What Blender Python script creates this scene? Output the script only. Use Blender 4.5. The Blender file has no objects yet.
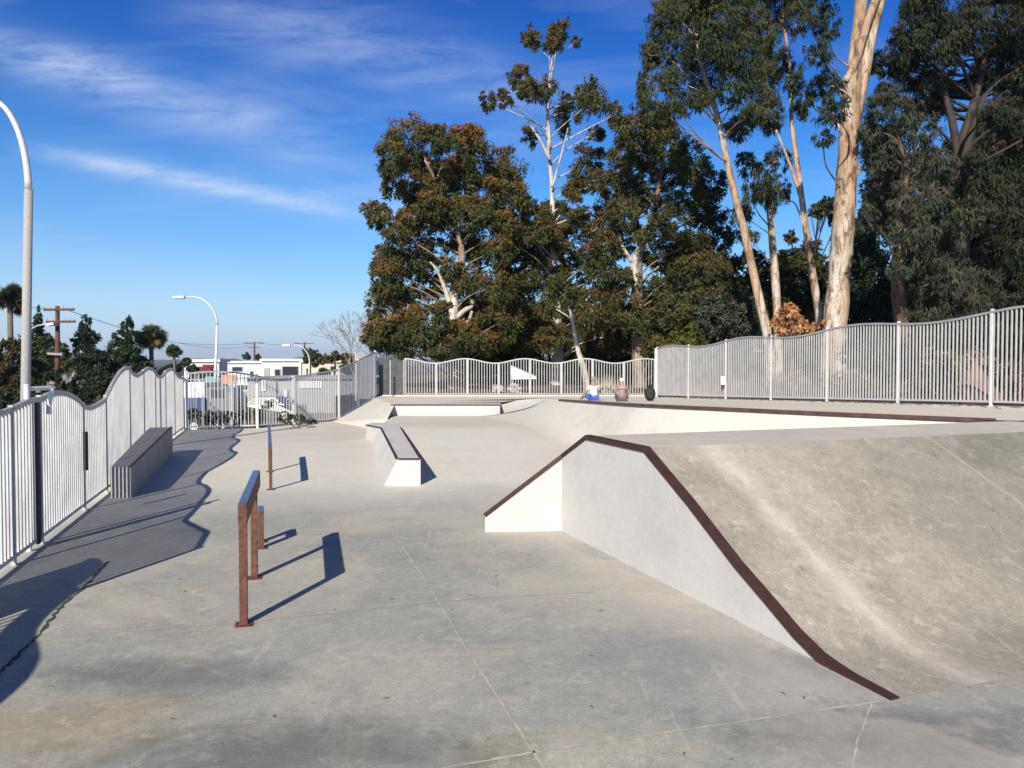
import bpy, bmesh, math, random
import numpy as np
from mathutils import Vector, Matrix
R = math.radians
random.seed(7); rng = np.random.default_rng(11)
scn = bpy.context.scene
COL = scn.collection

# ------------------------------------------------------------------ camera
CAMZ = 2.0; F = 768.0; PITCH = math.atan(20/768)
cam_d = bpy.data.cameras.new('camera'); cam_d.sensor_width = 36; cam_d.lens = 27
cam_d.clip_start = .05; cam_d.clip_end = 12000
cam = bpy.data.objects.new('camera', cam_d); COL.objects.link(cam)
cam.location = (0, 0, CAMZ); cam.rotation_euler = (R(90)-PITCH, 0, 0)
scn.camera = cam

def ray(px, py):
    u = (px-512)/F; v = (384-py)/F
    c, s = math.cos(PITCH), math.sin(PITCH)
    return (u, c+v*s, v*c-s)
def P(px, py, z):                       # point of a level plane
    r = ray(px, py); t = (z-CAMZ)/r[2]
    return Vector((r[0]*t, r[1]*t, z))
def W(px, py, d):                       # point at distance d
    r = ray(px, py); t = d/r[1]
    return Vector((r[0]*t, d, CAMZ+r[2]*t))

# ------------------------------------------------------------------ helpers
class MB:
    def __init__(s): s.v = []; s.f = []
    def add(s, vs, fs):
        n = len(s.v); s.v += [tuple(v) for v in vs]; s.f += [tuple(i+n for i in f) for f in fs]; return s
    def box(s, x0, x1, y0, y1, z0, z1):
        vs = [(x0,y0,z0),(x1,y0,z0),(x1,y1,z0),(x0,y1,z0),(x0,y0,z1),(x1,y0,z1),(x1,y1,z1),(x0,y1,z1)]
        return s.add(vs, [(0,3,2,1),(4,5,6,7),(0,1,5,4),(1,2,6,5),(2,3,7,6),(3,0,4,7)])
    def beam(s, a, b, w, h, up=(0,0,1)):     # rectangular bar from a to b
        a = Vector(a); b = Vector(b); d = (b-a).normalized(); up = Vector(up)
        if abs(d.dot(up)) > .99: up = Vector((0,1,0))
        x = d.cross(up).normalized(); u = x.cross(d).normalized()
        vs = []
        for p in (a, b):
            for sx, su in ((-1,-1),(1,-1),(1,1),(-1,1)):
                vs.append(p + x*sx*w/2 + u*su*h/2)
        return s.add(vs, [(0,1,2,3),(7,6,5,4),(0,4,5,1),(1,5,6,2),(2,6,7,3),(3,7,4,0)])
    def vpost(s, x, y, z0, z1, w, ang=0, d=None):    # upright square bar turned by ang
        d = d or w; c, sn = math.cos(ang), math.sin(ang); vs = []
        for z in (z0, z1):
            for a, b in ((-1,-1),(1,-1),(1,1),(-1,1)):
                vs.append((x+a*w/2*c-b*d/2*sn, y+a*w/2*sn+b*d/2*c, z))
        return s.add(vs, [(0,3,2,1),(4,5,6,7),(0,1,5,4),(1,2,6,5),(2,3,7,6),(3,0,4,7)])
    def sweep(s, pts, w, h):                # rectangular bar along a path, mitred
        pts = [Vector(p) for p in pts]; n = len(pts); vs = []
        for i, p in enumerate(pts):
            d = (pts[min(i+1,n-1)]-pts[max(i-1,0)]).normalized()
            x = d.cross(Vector((0,0,1))).normalized(); u = x.cross(d).normalized()
            for sx, su in ((-1,-1),(1,-1),(1,1),(-1,1)): vs.append(p+x*sx*w/2+u*su*h/2)
        fs = [(0,1,2,3), tuple(4*(n-1)+k for k in (3,2,1,0))]
        for i in range(n-1):
            for k in range(4):
                a = 4*i+k; b = 4*i+(k+1)%4; fs.append((a, a+4, b+4, b))
        return s.add(vs, fs)
    def tube(s, pts, rad, n=8, cap=True):
        pts = [Vector(p) for p in pts]
        if not hasattr(rad, '__len__'): rad = [rad]*len(pts)
        vs = []; m = len(pts); ref = None
        for i, p in enumerate(pts):
            d = (pts[min(i+1,m-1)]-pts[max(i-1,0)]).normalized()
            if ref is None: ref = d.orthogonal().normalized()
            ref = (ref - d*ref.dot(d))
            if ref.length < 1e-4: ref = d.orthogonal()
            ref.normalize(); b = d.cross(ref)
            for k in range(n):
                a = 2*math.pi*k/n; vs.append(p+(ref*math.cos(a)+b*math.sin(a))*rad[i])
        fs = []
        for i in range(m-1):
            for k in range(n):
                fs.append((i*n+k, i*n+(k+1)%n, (i+1)*n+(k+1)%n, (i+1)*n+k))
        if cap: fs += [tuple(range(n))[::-1], tuple((m-1)*n+k for k in range(n))]
        return s.add(vs, fs)
    def prism(s, poly, z0, z1):
        n = len(poly); zt = z1 if hasattr(z1,'__len__') else [z1]*n
        vs = [(p[0],p[1],z0) for p in poly]+[(p[0],p[1],z) for p,z in zip(poly,zt)]
        fs = [tuple(range(n))[::-1], tuple(range(n,2*n))]+[(i,(i+1)%n,n+(i+1)%n,n+i) for i in range(n)]
        return s.add(vs, fs)
    def blob(s, c, r, sub=2, jit=0.0, sq=(1,1,1)):
        bm = bmesh.new(); bmesh.ops.create_icosphere(bm, subdivisions=sub, radius=1)
        vs = []
        for v in bm.verts:
            k = 1+random.uniform(-jit, jit)
            vs.append((c[0]+v.co.x*r*k*sq[0], c[1]+v.co.y*r*k*sq[1], c[2]+v.co.z*r*k*sq[2]))
        bm.verts.ensure_lookup_table(); fs = [tuple(v.index for v in f.verts) for f in bm.faces]; bm.free()
        return s.add(vs, fs)
    def build(s, name, mat, parent=None, smooth=False, bevel=0, loc=None):
        me = bpy.data.meshes.new(name)
        if parent is not None:
            o = Vector(parent.location); vs = [(x-o.x, y-o.y, z-o.z) for x,y,z in s.v]
        elif loc is not None:
            vs = [(x-loc[0], y-loc[1], z-loc[2]) for x,y,z in s.v]
        else: vs = s.v
        me.from_pydata(vs, [], s.f); me.update()
        bm = bmesh.new(); bm.from_mesh(me); bmesh.ops.recalc_face_normals(bm, faces=bm.faces); bm.to_mesh(me); bm.free()
        me.materials.append(mat)
        if smooth: me.polygons.foreach_set('use_smooth', [True]*len(me.polygons))
        ob = bpy.data.objects.new(name, me); COL.objects.link(ob)
        if parent is not None: ob.parent = parent
        if loc is not None: ob.location = loc
        if bevel:
            m = ob.modifiers.new('bevel','BEVEL'); m.width = bevel; m.segments = 2; m.limit_method = 'ANGLE'
        return ob
def empty(name, loc, label, cat, group=None):
    o = bpy.data.objects.new(name, None); COL.objects.link(o); o.location = loc; o.empty_display_size = .2
    return tag(o, label, cat, group)
def tag(o, label, cat, group=None):
    o['label'] = label; o['category'] = cat
    if group: o['group'] = group
    return o
def struct(o): o['kind'] = 'structure'; return o
def lerp(a, b, t): return a+(b-a)*t
def interp(x, pts): return float(np.interp(x, [p[0] for p in pts], [p[1] for p in pts]))
def sstep(x, a, b):
    t = min(1, max(0, (x-a)/(b-a))); return t*t*(3-2*t)

# ------------------------------------------------------------------ materials
def newmat(name):
    m = bpy.data.materials.new(name); m.use_nodes = True; nt = m.node_tree
    b = nt.nodes['Principled BSDF']; return m, nt, b
def N(nt, t, **k):
    n = nt.nodes.new(t)
    for a, v in k.items():
        if a in n.inputs: n.inputs[a].default_value = v
        else: setattr(n, a, v)
    return n
def L(nt, a, b): nt.links.new(a, b)
def noise(nt, vec, scale, detail=6, rough=.6, dist=0):
    n = N(nt, 'ShaderNodeTexNoise'); n.inputs['Scale'].default_value = scale; n.inputs['Detail'].default_value = detail
    n.inputs['Roughness'].default_value = rough; n.inputs['Distortion'].default_value = dist
    L(nt, vec, n.inputs['Vector']); return n.outputs['Fac']
def ramp(nt, fac, stops):
    r = N(nt, 'ShaderNodeValToRGB'); e = r.color_ramp.elements
    while len(e) < len(stops): e.new(.5)
    for el, (p, c) in zip(e, stops):
        el.position = p; el.color = (*(c if hasattr(c,'__len__') else (c,c,c)), 1)
    L(nt, fac, r.inputs['Fac']); return r.outputs['Color']
def mix(nt, fac, a, b, mode='MIX'):
    m = N(nt, 'ShaderNodeMix', data_type='RGBA', blend_type=mode)
    for sock, val in ((m.inputs[0], fac), (m.inputs[6], a), (m.inputs[7], b)):
        if hasattr(val, 'is_linked'): L(nt, val, sock)
        elif hasattr(val, '__len__'): sock.default_value = (*val, 1)
        else: sock.default_value = val
    return m.outputs[2]
def math_(nt, op, a, b=None, clamp=False):
    m = N(nt, 'ShaderNodeMath', operation=op); m.use_clamp = clamp
    for s_, v in zip(m.inputs, (a, b)):
        if v is None: continue
        if hasattr(v, 'is_linked'): L(nt, v, s_)
        else: s_.default_value = v
    return m.outputs[0]
def bump(nt, b, h, strength=.3, dist=.01):
    n = N(nt, 'ShaderNodeBump'); n.inputs['Strength'].default_value = strength; n.inputs['Distance'].default_value = dist
    L(nt, h, n.inputs['Height']); L(nt, n.outputs['Normal'], b.inputs['Normal'])

def concrete(name, c_main, c_warm, c_dark, warm=.5, stain=.45, grain=.5, rough=.85, bmp=.35, seams=None):
    m, nt, b = newmat(name)
    co = N(nt, 'ShaderNodeTexCoord').outputs['Object']
    big = noise(nt, co, .55, 5, .6, .4); med = noise(nt, co, 2.3, 7, .65, .3); fine = noise(nt, co, 38, 5, .7); mid2 = noise(nt, co, 9, 6, .7)
    st = N(nt,'ShaderNodeMapping'); st.inputs['Scale'].default_value = (1.0,.25,1); st.inputs['Rotation'].default_value=(0,0,.9); L(nt, co, st.inputs['Vector'])
    scr = noise(nt, st.outputs[0], 5, 8, .7, .5)
    c = mix(nt, ramp(nt, big, [(.5-.25*warm, 0), (.62, 1)]), c_main, c_warm)
    c = mix(nt, math_(nt,'MULTIPLY', ramp(nt, med, [(.48, 0), (.68, 1)]), stain), c, c_dark)
    c = mix(nt, math_(nt,'MULTIPLY', ramp(nt, scr, [(.55, 0), (.72, 1)]), .35), c, tuple(min(1,x*1.35) for x in c_warm))
    c = mix(nt, grain, c, mix(nt, ramp(nt, fine, [(.3,.62),(.7,1.3)]), (0,0,0), c, 'MIX'), 'MIX') if False else mix(nt, grain, c, ramp(nt, fine, [(.3,.55),(.7,1.0)]), 'MULTIPLY')
    c = mix(nt, grain*.8, c, ramp(nt, mid2, [(.35,.72),(.65,1.0)]), 'MULTIPLY')
    if seams:
        for (vx, vy, off, wid, amt) in seams:
            sp = N(nt,'ShaderNodeSeparateXYZ'); L(nt, co, sp.inputs[0])
            t = math_(nt,'ADD', math_(nt,'MULTIPLY', sp.outputs[0], vx), math_(nt,'MULTIPLY', sp.outputs[1], vy))
            t = math_(nt,'ADD', t, math_(nt,'MULTIPLY', math_(nt,'SUBTRACT', med, .5), .18))
            t = math_(nt,'ABSOLUTE', math_(nt,'SUBTRACT', t, off))
            k = ramp(nt, math_(nt,'DIVIDE', t, wid), [(0, amt),(1, 0)])
            c = mix(nt, k, c, (.62,.58,.52))
    L(nt, c, b.inputs['Base Color']); b.inputs['Roughness'].default_value = rough
    b.inputs['Specular IOR Level'].default_value = .3
    bump(nt, b, mix(nt, .4, fine, mid2), bmp, .006)
    return m
def paint(name, col, rough=.5, metal=0, var=.15, scale=6, col2=None, bmp=0):
    m, nt, b = newmat(name); co = N(nt, 'ShaderNodeTexCoord').outputs['Object']
    n = noise(nt, co, scale, 6, .65)
    c = mix(nt, ramp(nt, n, [(.35,0),(.65,1)]), col, col2 or tuple(x*(1-var) for x in col))
    L(nt, c, b.inputs['Base Color']); b.inputs['Roughness'].default_value = rough; b.inputs['Metallic'].default_value = metal
    if bmp: bump(nt, b, noise(nt, co, scale*5, 4), bmp, .004)
    return m
def worn(name, base, pale, dark, rough=.85, spk=.8, stains=(), grad=None, seams=None, blot=.5, crumb=.4, scr=.3, bmp=.4, k=1.0):
    m, nt, b = newmat(name); co = N(nt, 'ShaderNodeTexCoord').outputs['Object']
    c = mix(nt, ramp(nt, noise(nt, co, .42*k, 9, .68, .6), [(.46,0),(.60,.85)]), base, pale)
    c = mix(nt, math_(nt,'MULTIPLY', ramp(nt, noise(nt, co, .63*k, 10, .74, .2), [(.50,0),(.64,1)]), blot), c, dark)
    c = mix(nt, math_(nt,'MULTIPLY', ramp(nt, noise(nt, co, 5.5*k, 9, .8, .5), [(.545,0),(.60,1)]), crumb), c, tuple(x*1.25 for x in pale))
    c = mix(nt, math_(nt,'MULTIPLY', ramp(nt, noise(nt, co, 3.3*k, 10, .82, 1.2), [(.575,0),(.62,1)]), crumb*.9), c, tuple(x*.8 for x in dark))
    for (ang, sc, of) in ((.5,3.0,3.1),(1.35,2.2,9.7),(2.4,3.6,17.3)):
        mp = N(nt,'ShaderNodeMapping'); mp.inputs['Rotation'].default_value=(0,0,ang); mp.inputs['Scale'].default_value=(sc,sc*.06,1); mp.inputs['Location'].default_value=(of,of,0); L(nt, co, mp.inputs['Vector'])
        c = mix(nt, math_(nt,'MULTIPLY', ramp(nt, noise(nt, mp.outputs[0], 3.0, 5, .6, .2), [(.655,0),(.68,1)]), scr), c, tuple(x*1.2 for x in pale))
    fine = noise(nt, co, 55, 4, .75); f2 = noise(nt, co, 14, 8, .8)
    c = mix(nt, spk, c, ramp(nt, fine, [(.32,.70),(.62,1.0)]), 'MULTIPLY')
    c = mix(nt, spk*.85, c, ramp(nt, f2, [(.36,.74),(.60,1.0)]), 'MULTIPLY')
    vo = N(nt,'ShaderNodeTexVoronoi'); vo.inputs['Scale'].default_value = 7; L(nt, co, vo.inputs['Vector'])
    c = mix(nt, ramp(nt, vo.outputs['Distance'], [(.03,.75),(.06,0)]), c, tuple(x*.35 for x in dark))
    sp = N(nt,'ShaderNodeSeparateXYZ'); L(nt, co, sp.inputs[0])
    if grad:
        gx, gy, g0, g1, gc, amt = grad
        t = math_(nt,'ADD', math_(nt,'MULTIPLY', sp.outputs[0], gx), math_(nt,'MULTIPLY', sp.outputs[1], gy))
        t = math_(nt,'ADD', t, math_(nt,'MULTIPLY', math_(nt,'SUBTRACT', noise(nt, co, 1.1, 7, .7), .5), 1.6))
        t = math_(nt,'DIVIDE', math_(nt,'SUBTRACT', t, g0), g1-g0, True)
        c = mix(nt, math_(nt,'MULTIPLY', t, amt), c, mix(nt, 1.0, c, gc, 'MULTIPLY'))
    for (ax, ay, off, wid, amt) in (seams or []):
        t = math_(nt,'ADD', math_(nt,'MULTIPLY', sp.outputs[0], ax), math_(nt,'MULTIPLY', sp.outputs[1], ay))
        t = math_(nt,'ADD', t, math_(nt,'MULTIPLY', math_(nt,'SUBTRACT', noise(nt, co, 1.8, 8, .75), .5), .22))
        t = math_(nt,'ABSOLUTE', math_(nt,'SUBTRACT', t, off))
        c = mix(nt, math_(nt,'MULTIPLY', ramp(nt, math_(nt,'DIVIDE', t, wid), [(0,amt),(.35,amt*.6),(1,0)]), ramp(nt, noise(nt, co, 4, 9, .8), [(.38,.35),(.55,1)])), c, tuple(x*1.22 for x in pale))
    for (cx, cy, rx, ry, colr, amt) in stains:
        ex = math_(nt,'DIVIDE', math_(nt,'SUBTRACT', sp.outputs[0], cx), rx); ey = math_(nt,'DIVIDE', math_(nt,'SUBTRACT', sp.outputs[1], cy), ry)
        dd = math_(nt,'SQRT', math_(nt,'ADD', math_(nt,'MULTIPLY', ex, ex), math_(nt,'MULTIPLY', ey, ey)))
        dd = math_(nt,'ADD', dd, math_(nt,'MULTIPLY', math_(nt,'SUBTRACT', noise(nt, co, 1.5, 9, .75, .4), .5), 2.4))
        c = mix(nt, ramp(nt, dd, [(.35,amt),(1.0,0)]), c, mix(nt, 1.0, c, colr, 'MULTIPLY'))
    L(nt, c, b.inputs['Base Color']); b.inputs['Roughness'].default_value = rough; b.inputs['Specular IOR Level'].default_value = .3
    bump(nt, b, mix(nt, .5, fine, f2), bmp, .006); return m
M = {}
M['floor'] = worn('floor_concrete', (.42,.42,.375), (.56,.52,.43), (.27,.275,.255), blot=.45, crumb=.38, scr=.3, stains=[(-2.2,4.9,1.0,.35,(.60,.62,.64),1.0),(-1.05,3.95,1.3,.5,(.55,.58,.60),1.0),(2.2,4.1,1.2,.45,(.55,.56,.58),.95),(.9,5.2,1.3,.6,(.82,.84,.86),.8),(-2.6,4.2,1.4,.5,(1.02,.92,.76),.9),(-.5,7.9,1.6,.5,(.84,.86,.88),.7),(.3,3.9,.9,.3,(1.25,1.2,1.05),.7),(3.4,5.0,1.0,.5,(.66,.68,.66),.7),(-2.05,5.85,.10,.09,(1.15,.66,.38),1.0),(-2.4,7.12,.10,.08,(1.1,.7,.45),.9)])
M['bankc'] = concrete('light_concrete', (.60,.56,.48), (.66,.61,.52), (.48,.46,.42), warm=.7, stain=.3, grain=.3, bmp=.2)
M['wallc'] = worn('wall_concrete', (.60,.585,.555), (.64,.615,.575), (.44,.435,.425), spk=.3, blot=.35, crumb=.12, scr=.12, bmp=.2, k=1.6)
vx, vy = .94, .34
nrm = math.hypot(vx, vy); vx /= nrm; vy /= nrm
tt0 = 0.0      # object coordinates start at the ramp's toe
M['hipc'] = worn('rough_bank_concrete', (.40,.365,.30), (.52,.465,.375), (.24,.22,.175), blot=.55, crumb=.5, scr=.25, bmp=.7, k=1.25, rough=.9,
                 grad=(vx, vy, tt0+1.0, tt0+3.6, (.70,.72,.73), .9), seams=[(vx,vy,tt0+.74,.22,.72),(vx,vy,tt0+3.55,.04,.32)])
M['deckc'] = concrete('deck_concrete', (.72,.66,.55), (.76,.69,.56), (.54,.49,.41), warm=.6, stain=.35, grain=.3)
M['midc'] = concrete('tier_concrete', (.60,.555,.475), (.66,.60,.50), (.46,.43,.37), warm=.5, stain=.4, grain=.3)
M['wallw'] = worn('warm_wall_concrete', (.66,.625,.55), (.70,.66,.575), (.48,.46,.415), spk=.35, blot=.35, crumb=.15, scr=.15, bmp=.2)
M['darkc'] = concrete('old_ledge_concrete', (.42,.41,.39), (.46,.44,.40), (.28,.28,.27), stain=.4, grain=.6)
M['rust'] = paint('rusty_steel', (.185,.072,.040), .7, .05, scale=22, col2=(.065,.028,.02), bmp=.6)
M['rustdark'] = paint('dark_brown_steel', (.042,.018,.014), .65, .1, scale=14, col2=(.075,.03,.022), bmp=.3)
M['coping'] = paint('ground_down_coping', (.075,.03,.024), .5, .2, scale=5, col2=(.13,.075,.06), bmp=.3)
M['railtop'] = paint('worn_rail_top', (.16,.17,.24), .28, .75, scale=10, col2=(.10,.09,.12))
M['galv'] = paint('painted_grey_steel', (.56,.555,.54), .5, .05, scale=3, col2=(.46,.455,.445))
M['galvdark'] = paint('weathered_grey_steel', (.40,.40,.39), .55, .05, scale=3, col2=(.32,.32,.315))
M['galvlight'] = paint('pale_grey_steel', (.68,.68,.665), .5, 0, scale=2.2, col2=(.52,.52,.51))
M['whitepost'] = paint('white_painted_steel', (.80,.80,.79), .4, 0, var=.08, scale=4)
M['railgrey'] = paint('mid_grey_rail', (.42,.42,.42), .45, .2, scale=3)  # even mid grey for rails, legs, frames and the shed
M['polec'] = paint('spun_concrete_pole', (.46,.45,.43), .85, 0, scale=40, col2=(.30,.295,.28), bmp=.4)
M['lamp'] = paint('lamp_head_grey', (.72,.72,.72), .4, .1)
M['joint'] = paint('pale_joint_filler', (.60,.55,.44), .9, 0, scale=5, col2=(.36,.35,.31))
M['crack'] = paint('dark_crack', (.06,.055,.05), .95)
M['screen'] = paint('dark_windscreen_mesh', (.055,.06,.065), .8, 0, scale=4, col2=(.10,.105,.11))
M['white'] = paint('white_sheet', (.86,.86,.86), .5, var=.05)
M['blue'] = paint('blue_paint', (.06,.09,.24), .4)
M['red'] = paint('dark_red_awning', (.22,.025,.04), .6)
M['green'] = paint('teal_green_banner', (.10,.45,.30), .6)
M['orange'] = paint('orange_panel', (.72,.27,.13), .6)
M['stucco'] = paint('white_stucco', (.76,.76,.74), .8, scale=1)
M['cream'] = paint('cream_stucco', (.66,.60,.48), .8, scale=1)
M['glass'] = paint('dark_glass', (.035,.04,.05), .12)
M['roof'] = paint('pale_roof', (.80,.80,.80), .8)
M['tyre'] = paint('black_rubber', (.02,.02,.02), .8)
M['carpaint'] = paint('white_car_paint', (.75,.75,.76), .25, var=.04)
M['cargrey'] = paint('grey_car_paint', (.2,.21,.24), .25, var=.04)
M['carblack'] = paint('dark_car_paint', (.03,.03,.035), .2, var=.04)
M['wood'] = paint('red_brown_timber', (.16,.062,.035), .85, scale=12, col2=(.09,.04,.028))
M['wire'] = paint('black_wire', (.03,.03,.035), .6)
M['ceramic'] = paint('insulator', (.35,.33,.32), .4)
M['palmbark'] = paint('palm_bark', (.22,.17,.12), .9, scale=6, col2=(.13,.10,.07), bmp=.5)

def ground_mat(name, c1, c2, c3, s=.3):
    m, nt, b = newmat(name); co = N(nt, 'ShaderNodeTexCoord').outputs['Object']
    a = noise(nt, co, s, 6, .6); d = noise(nt, co, 3, 6, .7); e = noise(nt, co, 22, 5, .75)
    c = mix(nt, ramp(nt, a, [(.4,0),(.6,1)]), c1, c2)
    c = mix(nt, ramp(nt, d, [(.45,0),(.65,.8)]), c, c3)
    c = mix(nt, .7, c, ramp(nt, e, [(.3,.4),(.7,1)]), 'MULTIPLY')
    L(nt, c, b.inputs['Base Color']); b.inputs['Roughness'].default_value = .95; bump(nt, b, e, .6, .04)
    return m
M['asphalt'] = ground_mat('asphalt_ground', (.05,.05,.052), (.07,.07,.068), (.10,.095,.085), .05)
M['dirt'] = ground_mat('leaf_litter_ground', (.12,.09,.062), (.20,.155,.11), (.07,.05,.034))  # litter browns darkened to hold the shade under the trees
def hill_mat():
    m, nt, b = newmat('hill_scrub'); co = N(nt, 'ShaderNodeTexCoord').outputs['Object']
    a = noise(nt, co, .012, 6, .7); e = noise(nt, co, .09, 3, .8)
    c = mix(nt, ramp(nt, a, [(.4,0),(.6,1)]), (.06,.075,.045), (.15,.13,.10))
    c = mix(nt, ramp(nt, e, [(.6,0),(.66,.9)]), c, (.6,.56,.52))
    L(nt, c, b.inputs['Base Color']); b.inputs['Roughness'].default_value = .95
    return m
M['hill'] = hill_mat()

def bark(name, cols, scale=1.2, stretch=.22, patch=.5, bmp=.5):
    m, nt, b = newmat(name); co = N(nt, 'ShaderNodeTexCoord').outputs['Object']
    mp = N(nt,'ShaderNodeMapping'); mp.inputs['Scale'].default_value = (1,1,stretch); L(nt, co, mp.inputs['Vector'])
    a = noise(nt, mp.outputs[0], scale, 5, .6, .8); d = noise(nt, mp.outputs[0], scale*4, 6, .7, .4)
    c = mix(nt, ramp(nt, a, [(patch-.06,0),(patch+.06,1)]), cols[0], cols[1])
    c = mix(nt, ramp(nt, d, [(.49,0),(.60,.9)]), c, cols[2])
    c = mix(nt, .5, c, ramp(nt, noise(nt, co, scale*9, 5, .7), [(.35,.5),(.6,1)]), 'MULTIPLY')
    L(nt, c, b.inputs['Base Color']); b.inputs['Roughness'].default_value = .85; bump(nt, b, d, bmp, .03)
    return m
M['bark_pale'] = bark('smooth_pale_eucalyptus_bark', [(.62,.55,.47),(.50,.33,.20),(.22,.12,.07)])
M['bark_big'] = bark('peeling_eucalyptus_bark', [(.66,.58,.48),(.44,.29,.18),(.11,.06,.04)], scale=1.1, patch=.46, bmp=.9)
M['bark_white'] = bark('white_eucalyptus_bark', [(.72,.67,.60),(.55,.48,.40),(.30,.24,.19)])
M['bark_mid'] = bark('weathered_eucalyptus_bark', [(.42,.33,.26),(.30,.19,.12),(.14,.09,.06)])
M['bark_brown'] = bark('brown_rough_bark', [(.17,.10,.065),(.25,.16,.11),(.08,.05,.035)], patch=.5)
M['bark_dark'] = bark('dark_bark', [(.045,.034,.028),(.07,.052,.04),(.025,.019,.016)])

def leafmat():
    m, nt, b = newmat('leaf_foliage')
    at = N(nt, 'ShaderNodeAttribute'); at.attribute_name = 'Col'
    L(nt, at.outputs['Color'], b.inputs['Base Color']); b.inputs['Roughness'].default_value = .62
    b.inputs['Specular IOR Level'].default_value = .18
    tr = N(nt, 'ShaderNodeBsdfTranslucent'); L(nt, mix(nt, 1.0, at.outputs['Color'], (1.0,1.1,.6), 'MULTIPLY'), tr.inputs['Color'])
    ms = N(nt, 'ShaderNodeMixShader'); ms.inputs[0].default_value = .22
    L(nt, b.outputs[0], ms.inputs[1]); L(nt, tr.outputs[0], ms.inputs[2]); L(nt, ms.outputs[0], nt.nodes['Material Output'].inputs['Surface'])
    return m
M['leaf'] = leafmat()

# ------------------------------------------------------------------ sun direction
SUN_EL = R(31.0); sd = Vector((.27, .96)).normalized()      # shadows run along sd
to_sun = Vector((-sd.x*math.cos(SUN_EL), -sd.y*math.cos(SUN_EL), math.sin(SUN_EL)))

# ------------------------------------------------------------------ the park floor
FENCE_A = [(-4.25,5.3), (-5.24,8.5), (-9.56,22.3)]
def xl(y):
    return interp(y, [(-8,-6.8),(5.45,-6.8),(5.6,-4.42),(8.5,-5.31),(22.3,-9.64),(22.9,-7.7),(25.9,-5.95),(28.7,-5.25),(31,-5.25)])
LEDGE_L = [(-1.89,12.6),(-3.25,18.7),(-3.78,19.6)]
def step_x(y): return interp(y, [(0,-1.7),(12.6,-1.7),(18.7,-2.9),(19.6,-3.5),(23.6,-3.7),(40,-3.7)])
def Fz(x, y):
    left = .08*sstep(y, 12.6, 18.4)
    mid = interp(y, [(12.3,0),(12.9,.015),(19.1,.41),(19.6,.42),(40,.42)])
    mid *= 1-sstep(x, -.2, 2.6)*.85
    k = sstep(x, step_x(y)-.07, step_x(y)+.07)
    return left*(1-k)+mid*k
def make_floor():
    ys = list(np.arange(-8, 12, .5))+list(np.arange(12, 29.5, .15)); nx = 150
    mb = MB(); vs = []
    for y in ys:
        a = xl(y); b = 13.5
        sx = step_x(y)
        left = list(np.linspace(a, sx-.09, 30)); st = [sx-.045, sx, sx+.045]; right = list(np.linspace(sx+.09, b, nx-33))
        for x in left+st+right: vs.append((x, y, Fz(x, y)))
    fs = []
    for j in range(len(ys)-1):
        for i in range(nx-1):
            k = j*nx+i; fs.append((k, k+1, k+nx+1, k+nx))
    # skirt on the left edge
    n0 = len(vs)
    for j, y in enumerate(ys): vs.append((xl(y), y, -2.2))
    for j in range(len(ys)-1): fs.append((j*nx, (j+1)*nx, n0+j+1, n0+j))
    mb.add(vs, fs); return mb
def floor_material():
    # one slab: grey poured floor in front, cream banks, their sunlit brightness put into the colour, behind y = 12.6
    m = M['floor'].copy(); m.name = 'park_floor_concrete'; nt = m.node_tree; b = nt.nodes['Principled BSDF']
    src = b.inputs['Base Color'].links[0].from_socket
    co = [n for n in nt.nodes if n.type == 'TEX_COORD'][0].outputs['Object']
    sp = N(nt,'ShaderNodeSeparateXYZ'); L(nt, co, sp.inputs[0])
    x, y = sp.outputs[0], sp.outputs[1]
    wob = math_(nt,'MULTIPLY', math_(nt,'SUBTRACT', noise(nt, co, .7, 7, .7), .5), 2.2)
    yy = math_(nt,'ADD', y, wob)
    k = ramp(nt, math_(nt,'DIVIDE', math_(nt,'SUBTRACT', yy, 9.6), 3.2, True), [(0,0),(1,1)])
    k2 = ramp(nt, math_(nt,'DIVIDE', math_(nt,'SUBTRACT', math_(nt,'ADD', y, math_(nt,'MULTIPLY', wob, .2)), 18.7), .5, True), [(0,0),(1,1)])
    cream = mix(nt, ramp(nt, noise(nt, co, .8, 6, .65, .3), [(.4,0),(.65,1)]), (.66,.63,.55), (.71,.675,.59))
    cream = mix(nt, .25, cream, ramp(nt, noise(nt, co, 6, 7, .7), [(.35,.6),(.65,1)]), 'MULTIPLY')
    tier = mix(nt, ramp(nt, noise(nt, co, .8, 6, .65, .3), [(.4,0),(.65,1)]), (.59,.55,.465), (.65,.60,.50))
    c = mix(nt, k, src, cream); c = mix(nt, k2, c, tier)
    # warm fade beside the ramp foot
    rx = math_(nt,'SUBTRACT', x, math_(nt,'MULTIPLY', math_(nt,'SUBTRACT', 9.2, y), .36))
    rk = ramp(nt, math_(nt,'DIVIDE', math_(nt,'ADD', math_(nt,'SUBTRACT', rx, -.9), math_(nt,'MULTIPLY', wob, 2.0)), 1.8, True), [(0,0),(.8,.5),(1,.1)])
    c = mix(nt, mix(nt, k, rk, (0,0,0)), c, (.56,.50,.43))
    L(nt, c, b.inputs['Base Color']); return m
fl = struct(make_floor().build('floor', floor_material(), smooth=True))

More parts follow.
